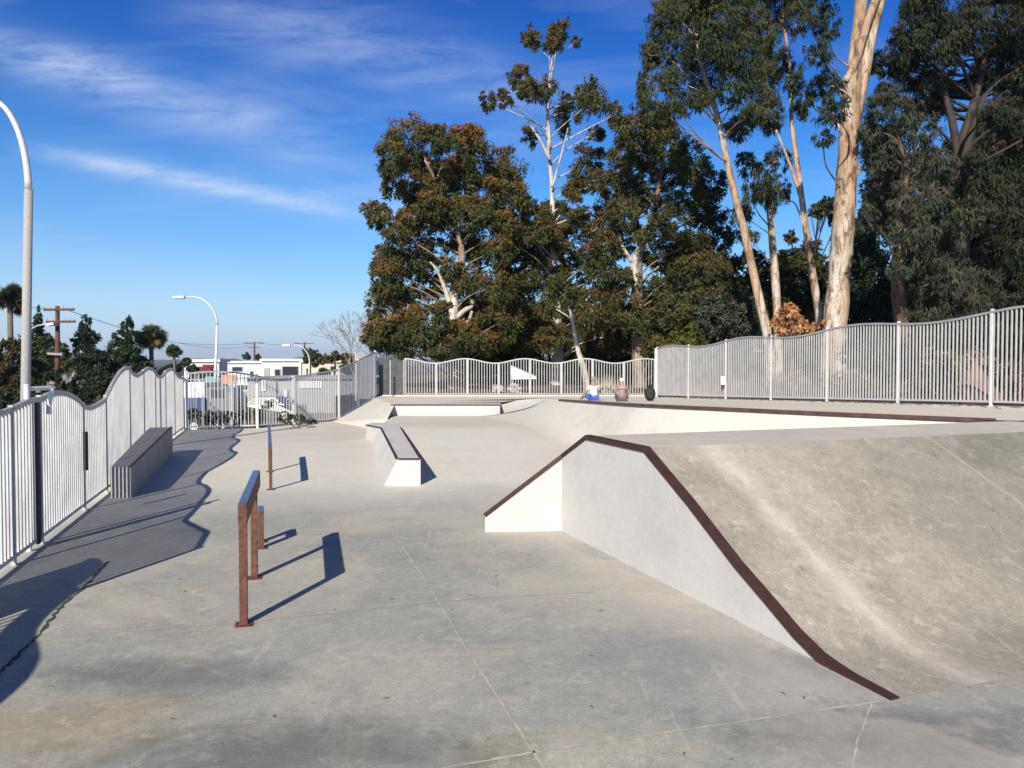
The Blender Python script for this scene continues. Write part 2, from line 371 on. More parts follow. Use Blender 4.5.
# joints and the crack, thin fillers lying 3 mm proud of the slab
def strip(pts, w, name, mat, jit=0, n=40, z=.004):
    pts = [Vector(p) for p in pts]; tot = sum((pts[i+1]-pts[i]).length for i in range(len(pts)-1)); vs = []
    path = []
    for i in range(len(pts)-1):
        m = max(2, int(n*(pts[i+1]-pts[i]).length/tot))
        for k in range(m): path.append(pts[i].lerp(pts[i+1], k/m))
    path.append(pts[-1])
    for i, p in enumerate(path):
        d = (path[min(i+1,len(path)-1)]-path[max(i-1,0)]).normalized(); q = Vector((-d.y, d.x, 0))
        ww = w*(1+random.uniform(-jit, jit)); of = random.uniform(-jit,jit)*w*.6
        vs += [p+q*(of+ww/2)+Vector((0,0,z)), p+q*(of-ww/2)+Vector((0,0,z))]
    mb = MB().add(vs, [(2*i, 2*i+1, 2*i+3, 2*i+2) for i in range(len(path)-1)])
    o = mb.build(name, mat); o.parent = fl; return o
strip([P(392,532,0), P(425,580,0), P(470,655,0), P(548,775,0), P(620,900,0)], .013, 'joint', M['joint'], .45, 120)
strip([P(60,637,0), P(250,622,0), P(440,601,0), P(595,592,0)], .015, 'joint', M['joint'], .8, 60)
strip([P(380,779,0), P(545,751,0), P(700,728,0), P(880,702,0)], .016, 'joint', M['joint'], .45, 60)
strip([P(872,704,0), P(858,740,0), P(845,800,0)], .009, 'joint', M['joint'], .8, 30)
strip([P(985,687,0), P(1080,676,0)], .012, 'joint', M['joint'], .5, 20)
strip([P(108,562,0), P(84,588,0), P(62,606,0), P(34,640,0), P(-30,702,0)], .022, 'crack', M['crack'], .9, 70)

# ------------------------------------------------------------------ hip ramp
u = Vector((-vy, vx, 0)); v = Vector((vx, vy, 0))
toe = P(892,700,0)
def wallpt(px, py):       # intersection of the pixel ray with the ramp's side plane through toe along (P(562,531,0)-toe)
    b = P(562,531,0); d = (b-toe); d.z = 0; d.normalize(); n = Vector((d.y,-d.x,0))
    r = Vector(ray(px, py)); o = Vector((0,0,CAMZ)); t = (toe-o).dot(n)/r.dot(n); return o+r*t
prof = [toe.copy()]
for px, py in ((872,689),(850,677),(834,666.5),(818,655),(795,632),(768,600),(735.4,562),(688.6,501),(644.5,443.5),(586,436.2),(562,455)):
    prof.append(wallpt(px, py))
Cb = P(562,531,0); A = prof[9]; B = prof[10]; Cc = prof[11]; A.z = B.z = 1.2; Db = P(485,532,0); D = Vector((Db.x, Db.y, .215))
ramp_root = empty('concrete_ramp', (toe.x, toe.y, 0), 'large concrete hip ramp with pale side wall and stained bank in the right foreground', 'skate ramp')
mb = MB()
ts = [0,.3,.7,1.2,2,3,4.5,6,8,10,12]
rows = prof[:10]          # toe..A bank
vs = [p+v*t for t in ts for p in rows]; n = len(rows)
mb.add(vs, [(i*n+k,(i+1)*n+k,(i+1)*n+k+1,i*n+k+1) for i in range(len(ts)-1) for k in range(n-1)])
mb.build('bank', M['hipc'], ramp_root, smooth=True)
mb = MB()
w2 = u*2.3
tl = [.07,2,4,6,8,12]
vs = []
for t in tl: vs += [A+v*t+Vector((0,0,.0)), B+v*t, Vector((B.x,B.y,-.02))+v*t+w2*.85]
mb.add(vs, [(3*i+k,3*i+3+k,3*i+4+k,3*i+1+k) for i in range(len(tl)-1) for k in range(2)])
G = Vector((-.1,10.3,-.02)); H = Vector((B.x,B.y,-.02))+w2*.85; G2 = Vector((Db.x-.015,Db.y+.35,-.02))
mb.add([A, A+v*.08, B+v*.08, B], [(0,1,2,3)])
mb.add([B, Cc, D, H, G, G2, Vector((Db.x,Db.y,0))], [(0,3,1),(1,3,4),(1,4,2),(2,4,5),(2,5,6)])
mb.build('deck', M['midc'], ramp_root)
mb = MB()
n0 = len(prof); vs = [Vector(p) for p in prof]+[Vector((p.x,p.y,-.01)) for p in prof]
mb.add(vs, [(i, n0+i, n0+i+1, i+1) for i in range(n0-1)])
Cbase = Vector((Cc.x,Cc.y,-.01)); mb.add([Cc, D, Vector((D.x,D.y,-.01)), Cbase], [(0,1,2,3)])
mb.build('side_wall', M['wallc'], ramp_root)
mb = MB(); off = Vector((-.004,-.004,.006))
cp = [p+off for p in prof[:]]+[D+off]
inw = Vector((vx, vy, 0))
mb.sweep([p+inw*.03 for p in cp], .062, .014)
mb.sweep([p+Vector((-.003*1,-.003,-.022)) for p in cp], .012, .048)
mb.build('steel_edge', M['rustdark'], ramp_root)

# ------------------------------------------------------------------ decks, quarter pipe
def deckz(x, y): return min(1.2, .73+.0306*max(0, 29.8-y)*sstep(x, -1, 1.2))
cop_px = [(560,400),(600,402.5),(640,405),(700,407.7),(760,410.3),(800,412.3),(860,414.8),(930,417.6),(1000,420.8)]
cop = []
for px, py in cop_px:
    z = 1.0
    for _ in range(40):
        q = P(px, py, z); z = .5*z+.5*deckz(q.x, q.y)
    cop.append(P(px, py, z))
soft = [Vector((-.30,25.3,0)), Vector((.2,25.6,0)), Vector((.75,24.9,0)), Vector((1.1,23.8,0))]
soft = [Vector((p.x,p.y,deckz(p.x,p.y))) for p in soft]
curve = soft+cop+[Vector((cop[-1].x+1.5, cop[-1].y-.4, 1.2)), Vector((cop[-1].x+4, cop[-1].y-.2, 1.2))]
def resample(pts, step):
    out = []
    for i in range(len(pts)-1):
        m = max(1, int((pts[i+1]-pts[i]).length/step))
        for k in range(m): out.append(pts[i].lerp(pts[i+1], k/m))
    out.append(pts[-1]); return out
cv = resample(curve, .35)
# smooth
for _ in range(4): cv = [cv[0]]+[(cv[i-1]+cv[i]*2+cv[i+1])/4 for i in range(1,len(cv)-1)]+[cv[-1]]
# quarter wall loft
qr = empty('quarter_pipe', (cv[10].x, cv[10].y, 0), 'long pale curved quarter pipe with dark steel coping below the right fence', 'skate ramp')
vs = []; K = 12
for i, p in enumerate(cv):
    d = (cv[min(i+1,len(cv)-1)]-cv[max(i-1,0)]); d.z = 0; d.normalize(); nn = Vector((d.y,-d.x,0))   # towards the bowl
    if nn.x > 0 or (i < 6): nn = Vector((-abs(nn.x), -abs(nn.y), 0)) if i > 6 else Vector((-.35,-.94,0))
    T = lerp(2.6, 1.3, sstep(i/len(cv), .05, .45))
    for k in range(K+1):
        q = k/K; pos = p+nn*(q*T)
        fz = Fz(pos.x, pos.y)-.012
        vs.append((pos.x, pos.y, fz+(p.z-fz)*(1-q)**2.3))
n = K+1
MB().add(vs, [(i*n+k,(i+1)*n+k,(i+1)*n+k+1,i*n+k+1) for i in range(len(cv)-1) for k in range(K)]).build('curved_wall', M['wallw'], qr, smooth=True)
ci = [i for i, p in enumerate(cv) if p.x >= cop[0].x-.02 and p.y <= cop[0].y+.05 and p.x <= cop[-1].x+.1]
MB().sweep([cv[i]+Vector((-.02,-.02,.0)) for i in ci], .07, .055).build('coping', M['coping'], qr)

# decks behind
RF0, RF1 = Vector((5.44,28.8,0)), Vector((9.3,14.9,0))
def rf(t): return RF0.lerp(RF1, t)
outer = [Vector((-5.3,31.6,0)), Vector((-3.0,31.6,0)), Vector((0,31.6,0)), Vector((3,31.6,0)), Vector((5.9,31.4,0)), rf(.2)+Vector((.5,.2,0)), rf(.5)+Vector((.5,.2,0)), rf(.8)+Vector((.5,.2,0)), rf(1.1)+Vector((.5,.2,0)), rf(1.5)+Vector((.5,.2,0)), rf(2.2)+Vector((.5,.2,0))]
inner0 = [Vector((-5.15,28.7,0)), Vector((-3.73,24.9,0)), Vector((-.31,24.9,0))]+cv
def by_len(pts, n):
    ls = [0]
    for i in range(len(pts)-1): ls.append(ls[-1]+(Vector(pts[i+1])-Vector(pts[i])).length)
    xs = np.linspace(0, ls[-1], n)
    return [Vector((np.interp(x, ls, [p.x for p in pts]), np.interp(x, ls, [p.y for p in pts]), 0)) for x in xs]
# map each inner vertex to an outer partner by progress
li = [0]
for i in range(len(inner0)-1): li.append(li[-1]+((inner0[i+1]-inner0[i]).to_2d()).length)
outs = by_len(outer, 400)
vs = []; K = 14
for i, p in enumerate(inner0):
    q = outs[min(399, int(399*(li[i]/li[-1])**.93))]
    for k in range(K+1):
        t = k/K; x = lerp(p.x, q.x, t); y = lerp(p.y, q.y, t); vs.append((x, y, deckz(x, y) if k else (deckz(x,y) if i<3 else p.z)))
n = K+1
dk = MB().add(vs, [(i*n+k,(i+1)*n+k,(i+1)*n+k+1,i*n+k+1) for i in range(len(inner0)-1) for k in range(K)])
struct(dk.build('upper_deck', M['deckc'], smooth=True))
# corner bank by the left gate
mb = MB(); a0, b0 = Vector((-6.05,25.6,.05)), Vector((-3.60,22.2,.42)); a1, b1 = Vector((-5.15,28.9,.735)), Vector((-3.60,23.49,.744)); vs = []
for i in range(9):
    for k in range(9):
        q = a0.lerp(b0, i/8); w_ = a1.lerp(b1, i/8); vs.append(q.lerp(w_, k/8))
mb.add(vs, [(i*9+k,(i+1)*9+k,(i+1)*9+k+1,i*9+k+1) for i in range(8) for k in range(8)])
mb.add([a0, b0, Vector((b0.x,b0.y,0)), Vector((a0.x,a0.y,0))], [(0,1,2,3)])
mb.add([b1, Vector((-3.6,25.2,.744)), Vector((-5.0,29.2,.74)), a1], [(0,1,2,3)])
struct(mb.build('corner_bank', M['wallw']))

# near ledge flush with the mid tier
lr = empty('concrete_ledge', (-1.7,12.6,0), 'pale concrete ledge with dark steel edges jutting from the middle tier', 'ledge', )
fl_, fr_ = P(397,459,.44), P(420.5,459,.44); ml, mr = P(381,428,.44), P(401,428,.44); kl = P(366,425,.44)
poly = [(fl_.x,fl_.y),(fr_.x,fr_.y),(mr.x,mr.y),(mr.x-.3,20.3),(kl.x,20.4),(kl.x,kl.y),(ml.x,ml.y)]
# battered left side
mb = MB().prism(poly, -.02, .44); lb = mb.build('body', M['wallc'], lr)
mb = MB(); fo = Vector((-.16,0,0))
mb.add([fl_-Vector((0,0,.012)), Vector((fl_.x-.22,fl_.y+.04,0)), Vector((ml.x-.22,ml.y,.07)), ml-Vector((0,0,.012)), Vector((fl_.x,fl_.y+.004,-.01))], [(0,1,2,3),(0,4,1)])
mb.build('flared_side', M['wallc'], lr)
def edge(pts, nm='steel_edge', par=lr, mat='rustdark'):
    MB().sweep([Vector(p)+Vector((0,0,.002)) for p in pts], .04, .022).build(nm, M[mat], par)
edge([fl_, ml, kl]); edge([fr_, mr]); edge([fl_+Vector((.02,.0,0)), fr_-Vector((.02,0,0))])

# far ledge
l2 = empty('concrete_ledge', (-2.0,23.5,.42), 'long low pale ledge with a thin brown steel edge below the back fence', 'ledge')
MB().box(-3.725,-.37,23.5,24.9,.2,.742).build('body', M['wallc'], l2)
MB().sweep([(-3.72,23.505,.745),(-.37,23.505,.745)], .05, .03).build('steel_edge', M['rustdark'], l2)

# box ledge along the left fence
bA = P(110.5,498,0); bB = P(131,498,0); bt = .46
dirF = Vector((FENCE_A[2][0]-FENCE_A[1][0], FENCE_A[2][1]-FENCE_A[1][1], 0)).normalized()
bC = bB+dirF*5.1; bD = bC+Vector((-.45,-.1,0)); bt2 = .66
hb = empty('concrete_ledge', (bA.x,bA.y,0), 'dark grey box ledge running along the foot of the left fence', 'ledge')
MB().prism([(bA.x,bA.y),(bB.x,bB.y),(bC.x,bC.y),(bD.x,bD.y)], -.02, [bt,bt,bt2,bt2]).build('body', M['darkc'], hb, bevel=.012)
MB().sweep([Vector((bB.x-.02,bB.y+.02,bt+.004)), Vector((bC.x-.02,bC.y,bt2+.004))], .04, .012).build('steel_edge', M['rustdark'], hb)

# ------------------------------------------------------------------ grind rails
def grind_rail(name, label, x0, y0, x1, y1, z0, z1, posts, w=.07, h=.14, pw=.06, base=0):
    r = empty(name, (x0,y0,base), label, 'grind rail')
    d = Vector((x1-x0, y1-y0, z1-z0)); dn = d.normalized()
    MB().beam((x0,y0,z0-h/2), (x1,y1,z1-h/2), w, h).build('bar', M['rust'], r, bevel=.006)
    MB().beam((x0,y0,z0+.0015), (x1,y1,z1+.0015), w-.008, .003).build('worn_top', M['railtop'], r)
    ang = math.atan2(dn.y, dn.x)
    for t in posts:
        p = Vector((x0,y0,z0))+d*t; bz = Fz(p.x, p.y)
        MB().vpost(p.x, p.y, bz-.02, p.z-h+.004, pw, ang).build('post', M['rust'], r, bevel=.004)
        MB().vpost(p.x+.004, p.y-.006, bz-.01, bz+.006, .13, ang).build('base_plate', M['rust'], r)
    return r
grind_rail('grind_rail', 'rusty square grind rail with a worn bluish top standing in the left foreground', -2.055, 5.83, -2.52, 7.55, .935, .95, (.015, .76), h=.155)
grind_rail('grind_rail', 'short low rusty stub rail hidden just behind the foreground grind rail', -2.72, 8.28, -2.83, 8.62, .40, .40, (.08,.92), w=.06, h=.08, pw=.06)
grind_rail('grind_rail', 'slim rusty grind rail seen end on, standing alone on the pale bank', -3.83, 12.15, -4.72, 14.9, .66, .82, (.015,.72), w=.05, h=.10, pw=.05)

# ------------------------------------------------------------------ fences
def fence(name, label, base, zb, top, bay=2.4, post='whitepost', pick='galv', gap=.1, pw=.022, skip=(), posts=True, railw=.05, kinds='fence', post_extra=.05, rail=None, span=None, postw=.06, twist=0, pd=None):
    """base: plan polyline; zb(s, x, y) foot height; top(s, x, y) height of the top rail"""
    pts = [Vector((p[0],p[1],0)) for p in base]; ls = [0]
    for i in range(len(pts)-1): ls.append(ls[-1]+(pts[i+1]-pts[i]).length)
    T = ls[-1]
    def at(s):
        s = max(0, min(T, s)); 
        for i in range(len(pts)-1):
            if s <= ls[i+1]+1e-6:
                d = (pts[i+1]-pts[i]).normalized(); return pts[i]+d*(s-ls[i]), math.atan2(d.y, d.x)
    root = empty(name, (pts[0].x, pts[0].y, zb(0, pts[0].x, pts[0].y)), label, kinds)
    nb = max(1, round(T/bay)); marks = [T*i/nb for i in range(nb+1)]
    if span: marks = span; nb = len(marks)-1
    if posts:
        for s in marks:
            p, a = at(s); z0 = zb(s,p.x,p.y); z1 = top(s,p.x,p.y)+post_extra
            m = MB().vpost(p.x, p.y, z0-.05, z1, postw, a); m.vpost(p.x, p.y, z1, z1+.008, postw+.006, a)
            m.build('post', M[post], root)
    for b in range(nb):
        if b in skip: continue
        s0, s1 = marks[b]+.04, marks[b+1]-.04; m = MB(); k = max(2, int((s1-s0)/gap))
        for i in range(k+1):
            s = s0+(s1-s0)*i/k; p, a = at(s); m.vpost(p.x, p.y, zb(s,p.x,p.y)+.10, top(s,p.x,p.y)-.01, pw, a+twist, pd)
        path = []
        for i in range(5):
            s = s0+(s1-s0)*i/4; p, a = at(s); path.append((p.x,p.y,zb(s,p.x,p.y)+.085))
        m.sweep(path, .035, .04); m.build('panel', M[pick], root)
        path = []
        for i in range(17):
            s = marks[b]+(marks[b+1]-marks[b])*i/16; p, a = at(s); path.append((p.x,p.y,top(s,p.x,p.y)))
        MB().sweep(path, railw, railw*.9).build('top_rail', M[rail or 'railgrey'], root)
    return root, at, T
def line_top(base_pts, tops):
    """turn a list of (px,py) seen along the fence line into heights over plan length"""
    a = Vector((*base_pts[0],0)); out = []
    L_ = [0]
    P_ = [Vector((p[0],p[1],0)) for p in base_pts]
    for i in range(len(P_)-1): L_.append(L_[-1]+(P_[i+1]-P_[i]).length)
    for px, py in tops:
        r = Vector(ray(px, py)); best = None
        for i in range(len(P_)-1):
            p, q = P_[i], P_[i+1]; d = q-p; n = Vector((d.y,-d.x,0)); den = r.dot(n)
            if abs(den) < 1e-6: continue
            t = p.dot(n)/den; h = r*t; s = (Vector((h.x,h.y,0))-p).dot(d)/d.length
            if -.3 <= s <= d.length+.3 and t > 0: best = (L_[i]+s, CAMZ+h.z); break
        if best: out.append(best)
    return sorted(out)
topA = [(-60,418),(-30,420),(0,413),(12,408.5),(27,401),(36,399),(42,398),(50,393.5),(58,392),(66,393),(72,396),(78,400),(83,406),(90,407.5),(97,404.5),(104,400),(107,394),(112,384),(119,372.5),(125,367.5),(128,367.2),(132,373),(137,375.5),(142,372),(148,367.5),(152,369),(157,376),(162,376.5),(166,371),(171,368.5),(174,371),(178,377),(181,377.5),(184,374)]
tA = [(-.1,1.86),(.8,1.9),(1.3,1.75)]+[q for q in line_top(FENCE_A, topA) if q[0] > 1.9]
LA = sum((Vector(FENCE_A[i+1])-Vector(FENCE_A[i])).length for i in range(2)); TA = LA
rootA, atA, TA = fence('picket_fence', 'tall wavy topped pale picket fence running along the left edge of the park', FENCE_A,
    lambda s,x,y: Fz(x+.2,y), lambda s,x,y: interp(s, tA), span=[0,2.4,3.35,5.4,6.9,9.0,10.6,12.2,13.9,15.7,TA], skip=(), pw=.036, pd=.022, railw=.045, postw=.045, post='galv', pick='galvlight', post_extra=.03)
# dark gate leaf edges in that fence
g0, _ = atA(3.15); gpost = empty('picket_gate', (g0.x, g0.y, 0), 'white pipe gate frame and dark gate post at the left picket fence', 'gate')
m = MB(); q0 = W(26.5,384,8.15); q1 = W(28,388,8.2); q2 = W(50,388,8.5); q3 = W(48.5,414,8.5)
m.tube([(q0.x,q0.y,0),(q0.x,q0.y,q0.z)], .028, 10); m.build('post', M['whitepost'], gpost)
MB().tube([(q1.x,q1.y,q1.z-.01), (q2.x,q2.y,q2.z-.0), (q2.x+.015,q2.y,q2.z-.01), (q3.x,q3.y,q3.z)], .024, 10).build('pipe_guard', M['whitepost'], gpost)
g1 = W(38,480,8.35); MB().vpost(g1.x, g1.y, .04, 1.58, .10, -1.25, .03).build('latch_plate', M['crack'], gpost)
g2 = W(83,440,9.95); MB().vpost(g2.x+.03, g2.y, .62, 1.12, .05, -1.25, .05).build('handle', M['crack'], gpost)

# nearer offset fence beside the camera, solid gate leaf at its far end
FB = [(-3.15,-.6),(-3.86,2.16),(-4.6,4.3)]
fence('picket_fence', 'near end of the wavy fence at the left, mostly beyond the frame', FB, lambda s,x,y: 0, lambda s,x,y: 1.48+.10*math.cos(s*2.3-.6), pw=.016, gap=.11, railw=.13)
gl = empty('gate_leaf', (-4.6,4.3,0), 'solid sheet gate leaf at the end of the near fence', 'gate')
m = MB(); path = []
for i in range(13):
    t = i/12; x = lerp(-4.62,-5.0,t); y = lerp(4.36,5.42,t); path.append((x,y,1.5+.12*math.sin(t*3.14)))
vs = [];
for p in path: vs += [(p[0],p[1],.08),(p[0],p[1],p[2]),(p[0]+.03,p[1]+.01,.08),(p[0]+.03,p[1]+.01,p[2])]
fs = []
for i in range(12): fs += [(4*i,4*i+1,4*i+5,4*i+4),(4*i+2,4*i+6,4*i+7,4*i+3),(4*i+1,4*i+3,4*i+7,4*i+5)]
m.add(vs, fs); m.build('sheet', M['galv'], gl)
MB().sweep(path, .05, .05).build('top_rail', M['railgrey'], gl)

# rear-left fence
FC = [(-9.5,22.35),(-7.62,22.95),(-5.85,25.95),(-5.12,28.75)]
topC = [(186,374),(196,372.5),(215,371.5),(235,372.5),(256,375.5),(262,377),(275,378.7),(290,378),(305,375.5),(318,373),(330,371.5),(338,369.5),(348,365.5),(357,361),(366,356.5),(375,352)]
tC = line_top(FC, topC)
fence('picket_fence', 'picket fence across the rear left with the car park showing through it', FC,
    lambda s,x,y: interp(s,[(0,.08),(5.3,.08),(8.4,.73)]), lambda s,x,y: interp(s, tC), span=[0,1.97,3.4,5.45,6.9,8.35], pw=.022, gap=.105)
# short tall return panel beyond it
FR = [tuple(W(356,380,31.2).to_2d()), tuple(W(375.5,380,29.6).to_2d())]
fence('picket_fence', 'short tall pale fence return where the rear left fence meets the dark gate', FR, lambda s,x,y: .55,
    lambda s,x,y: 2.42+.12*math.sin(s*3.0), span=[0,1.8], pw=.05, gap=.09)
# outer fence of the car park
FO = [(-14,31),(-9,32.5),(-6.9,33.5)]
fence('picket_fence', 'lower grey fence outside the park, behind the rear left picket fence', FO, lambda s,x,y: -1.2, lambda s,x,y: 1.35+.02*s, bay=2.4, post='galv', pick='railgrey', gap=.1)
# dark screened gate
gD = empty('screened_gate', tuple(W(378,397,30.2)), 'dark mesh screened double gate between the tall return and back fence', 'gate')
for (xa, xb) in ((379,390.5),(391.5,404)):
    m = MB(); a = W(xa,397,30.4); b = W(xb,397,30.4); n_ = 9; vs = []
    for i in range(n_):
        t = i/(n_-1); x = lerp(a.x,b.x,t); zt = CAMZ+(364-lerp(357.2,361.5,((lerp(xa,xb,t)-388)/16)**2 if True else 0))*30.4/768
        vs += [(x,30.4,.78),(x,30.4,zt),(x,30.43,.78),(x,30.43,zt)]
    fs = []
    for i in range(n_-1): fs += [(4*i,4*i+4,4*i+5,4*i+1),(4*i+2,4*i+3,4*i+7,4*i+6),(4*i+1,4*i+5,4*i+7,4*i+3)]
    m.add(vs, fs); m.build('mesh_screen', M['screen'], gD)
    m = MB(); m.vpost(b.x, 30.38, .73, CAMZ+(364-360)*30.4/768, .045); m.build('post', M['railgrey'], gD)
# back fence
xa = W(405,396,30.45).x; xb = W(655,396,30.45).x
fence('picket_fence', 'long wavy topped picket fence closing the back of the park in front of tree trunks', [(xa,30.45),(xb,30.45)],
    lambda s,x,y: .73, lambda s,x,y: 2.12+.09*math.cos((x*768/30.45+512-465)/60*2*math.pi), bay=1.22, pw=.034, gap=.1, post_extra=.0, postw=.045, rail='galv', post='galv', pick='galvdark', pd=.02)
# right fence
rl = (RF1-RF0).length; FRt = [tuple(RF0.to_2d()), tuple(RF0.lerp(RF1, 1.7).to_2d())]
fence('picket_fence', 'tall grey picket fence climbing along the right side above the quarter pipe', FRt,
    lambda s,x,y: deckz(x,y), lambda s,x,y: deckz(x,y)+1.80+.07*math.cos((s-1.0)/4.8*2*math.pi), span=[rl*i/6 for i in range(11)], pw=.025, gap=.096, postw=.045, pick='galv')
# corner return
fence('picket_fence', 'short pale corner return joining the back fence to the right fence', [(RF0.x-.03,RF0.y+.05),(5.67,30.4)], lambda s,x,y: .74, lambda s,x,y: deckz(x,y)+1.78, span=[0,1.6], pw=.05, gap=.09)
jb = empty('control_box', tuple(W(729,381,25.45)), 'small white box strapped to a post of the right fence', 'box')
p = W(729,381,24.0)
q = rf(2.4*2/rl*.999)
m = MB().box(q.x-.16,q.x-.04,q.y-.14,q.y-.02,q.z+1.35,q.z+1.62); m.build('housing', M['white'], jb, bevel=.01)
m = MB().box(q.x-.13,q.x-.07,q.y-.155,q.y-.14,q.z+1.40,q.z+1.57); m.build('door', M['galv'], jb)

# ------------------------------------------------------------------ terrain outside
gm = MB(); S = 6000
gm.add([(-S,-S,-1.3),(S,-S,-1.3),(S,S,-1.3),(-S,S,-1.3)], [(0,1,2,3)]); struct(gm.build('ground', M['asphalt']))
inn = [(-7.2,31.2),(-4,31.5),(0,31.5),(3,31.5),(5.95,31.3),(6.5,27.5),(8.0,21.9),(9.3,17.1),(10.8,11.5),(12.6,5),(14.0,-2)]
far = [(-12,160),(10,170),(30,170),(55,165),(80,150),(110,120),(120,80),(125,50),(125,20),(125,0),(120,-25)]
vs = []; K = 36
def hz(x, y, d):
    return deckz(min(3,x) if x<3 else 3, y)-.03+.035*min(d,30)*(.3+.7*sstep(x,2,14))+.10*math.sin(x*.7)*math.sin(y*.5)*min(1,d/3)+.35*sstep(x,9,16)*sstep(d,1,6)
ii = by_len([Vector((*p,0)) for p in inn], 50)
lsi = np.linspace(0,1,50)
li2 = [0]
for i in range(len(inn)-1): li2.append(li2[-1]+math.dist(inn[i],inn[i+1]))
for a in range(50):
    p = ii[a]; s_ = lsi[a]*li2[-1]; qx = np.interp(s_, li2, [f[0] for f in far]); qy = np.interp(s_, li2, [f[1] for f in far])
    for k in range(K):
        t = (k/(K-1))**2.6; x = lerp(p.x,qx,t); y = lerp(p.y,qy,t); d = math.hypot(x-p.x,y-p.y); vs.append((x,y,hz(x,y,d)))
fs = [(a*K+k,(a+1)*K+k,(a+1)*K+k+1,a*K+k+1) for a in range(49) for k in range(K-1)]
n0 = len(vs)
for k in range(K): vs.append((vs[k][0], vs[k][1], -1.4))
for k in range(K-1): fs.append((k, k+1, n0+k+1, n0+k))
struct(MB().add(vs, fs).build('hillside', M['dirt'], smooth=True))
# low kerb under the back fence
kb = MB().box(-5.2, 5.6, 30.30, 30.62, .70, .775); struct(kb.build('kerb', M['deckc']))

# hills
def hills():
    mb = MB(); vs = []; n = 200; 
    for i in range(n):
        x = lerp(-2800, 1500, i/(n-1)); h = 22+9*math.sin(i*.13)+6*math.sin(i*.31+1)+4*math.sin(i*.83)+2*math.sin(i*1.9)
        h *= .6+.4*sstep(-x, -200, 900); 
        for k in range(8):
            t = k/7; vs.append((x+30*math.sin(k*2+i*.4), 2000+t*700+60*math.sin(i*.5), -1.5+h*math.sin(t*math.pi/2)+3*math.sin(i*.9+k*2)*t))
    mb.add(vs, [(i*8+k,(i+1)*8+k,(i+1)*8+k+1,i*8+k+1) for i in range(n-1) for k in range(7)])
    return struct(mb.build('hills', M['hill'], smooth=True))
hills()

# ------------------------------------------------------------------ leaves
DENS = 3.5; LSZ = .90
def leaf_mesh(name, parent, clumps, dens, size, cols, tint=None, tintw=.5, droop=.4, tufts=14, spread=.30, fill=1.0, seed=0, kind=None):
    """clumps: (centre, (rx,ry,rz)); thousands of small leaf faces gathered in tufts through each clump"""
    g = np.random.default_rng(seed+5); C_, D_, N_, S_, K_ = [], [], [], [], []
    cols = np.array(cols)
    for c, r in clumps:
        r = np.array(r); area = (r[0]*r[2])
        nl = int(DENS*dens*area*fill)+20
        nt_ = max(8, int(tufts*(.9+area*.9)))
        d = g.normal(size=(nt_,3)); d /= np.linalg.norm(d,axis=1)[:,None]
        rad = g.uniform(.2,1.0,nt_)**.45
        tc = d*rad[:,None]*r*.86
        tid = g.integers(0,nt_,nl)
        tr = g.uniform(.6,1.2,nt_)
        off = g.normal(size=(nl,3)); off /= np.linalg.norm(off,axis=1)[:,None]; off *= (g.uniform(0,1,nl)**.45)[:,None]
        pos = tc[tid]+off*spread*r*tr[tid][:,None]
        pos[:,2] -= droop*.35*r[2]*g.uniform(0,1,nl)*(np.abs(off[:,2]))
        out = off*.9+.9*d[tid]+np.array([0,-.15,.1]); out /= np.linalg.norm(out,axis=1)[:,None]+1e-6
        ax = out*.5+g.normal(size=(nl,3))*.45; ax[:,2] -= droop*1.1; ax /= np.linalg.norm(ax,axis=1)[:,None]
        nn = out+g.normal(size=(nl,3))*.42; nn -= ax*np.sum(nn*ax,axis=1)[:,None]; nn /= np.linalg.norm(nn,axis=1)[:,None]+1e-6
        base = cols[g.integers(0,len(cols),nt_)][tid]*g.uniform(.65,1.3,(nl,1))
        if tint is not None:
            hgt = (pos[:,2]/r[2]); k = np.clip((hgt*1.5-.05+.35*out[:,2]+g.normal(size=nl)*.25),0,1)*tintw*1.7*g.uniform(.1,1.5,nt_)[tid]*g.uniform(.4,1.3)
            k = np.clip(k,0,1)[:,None]; base = base*(1-k)+np.array(tint)*g.uniform(.6,1.3,(nl,1))*k
        C_.append(pos+np.array(c)); D_.append(ax); N_.append(nn); K_.append(base); S_.append(g.uniform(.65,1.35,nl))
    C_ = np.concatenate(C_); D_ = np.concatenate(D_); N_ = np.concatenate(N_); K_ = np.concatenate(K_); S_ = np.concatenate(S_)[:,None]
    B_ = np.cross(D_, N_); l, w = size[0]*LSZ, size[1]*LSZ; n = len(C_)
    V = np.empty((n,4,3)); V[:,0] = C_-D_*l/2*S_; V[:,1] = C_+B_*w/2*S_-D_*l*.05*S_; V[:,2] = C_+D_*l/2*S_; V[:,3] = C_-B_*w/2*S_-D_*l*.05*S_
    V -= np.array(parent.location)
    me = bpy.data.meshes.new(name); me.vertices.add(4*n); me.vertices.foreach_set('co', V.ravel())
    me.loops.add(4*n); me.loops.foreach_set('vertex_index', np.arange(4*n, dtype=np.int32))
    me.polygons.add(n); me.polygons.foreach_set('loop_start', np.arange(0,4*n,4, dtype=np.int32))
    at = me.color_attributes.new('Col','FLOAT_COLOR','POINT'); cc = np.ones((n,4,4)); cc[:,:,:3] = K_[:,None,:]; at.data.foreach_set('color', cc.ravel())
    me.update(calc_edges=True); me.materials.append(M['leaf'])
    o = bpy.data.objects.new(name, me); COL.objects.link(o); o.parent = parent
    if kind: o['kind'] = kind
    return o

GREEN = [(.054,.070,.023),(.070,.084,.028),(.045,.060,.023),(.09,.092,.029)]
OLIVE = [(.088,.084,.025),(.075,.078,.025),(.11,.092,.028)]
GREY = [(.075,.09,.06),(.06,.075,.05),(.09,.10,.07)]
DARK = [(.032,.046,.022),(.042,.054,.025),(.026,.038,.02)]
RUST = (.30,.13,.032)

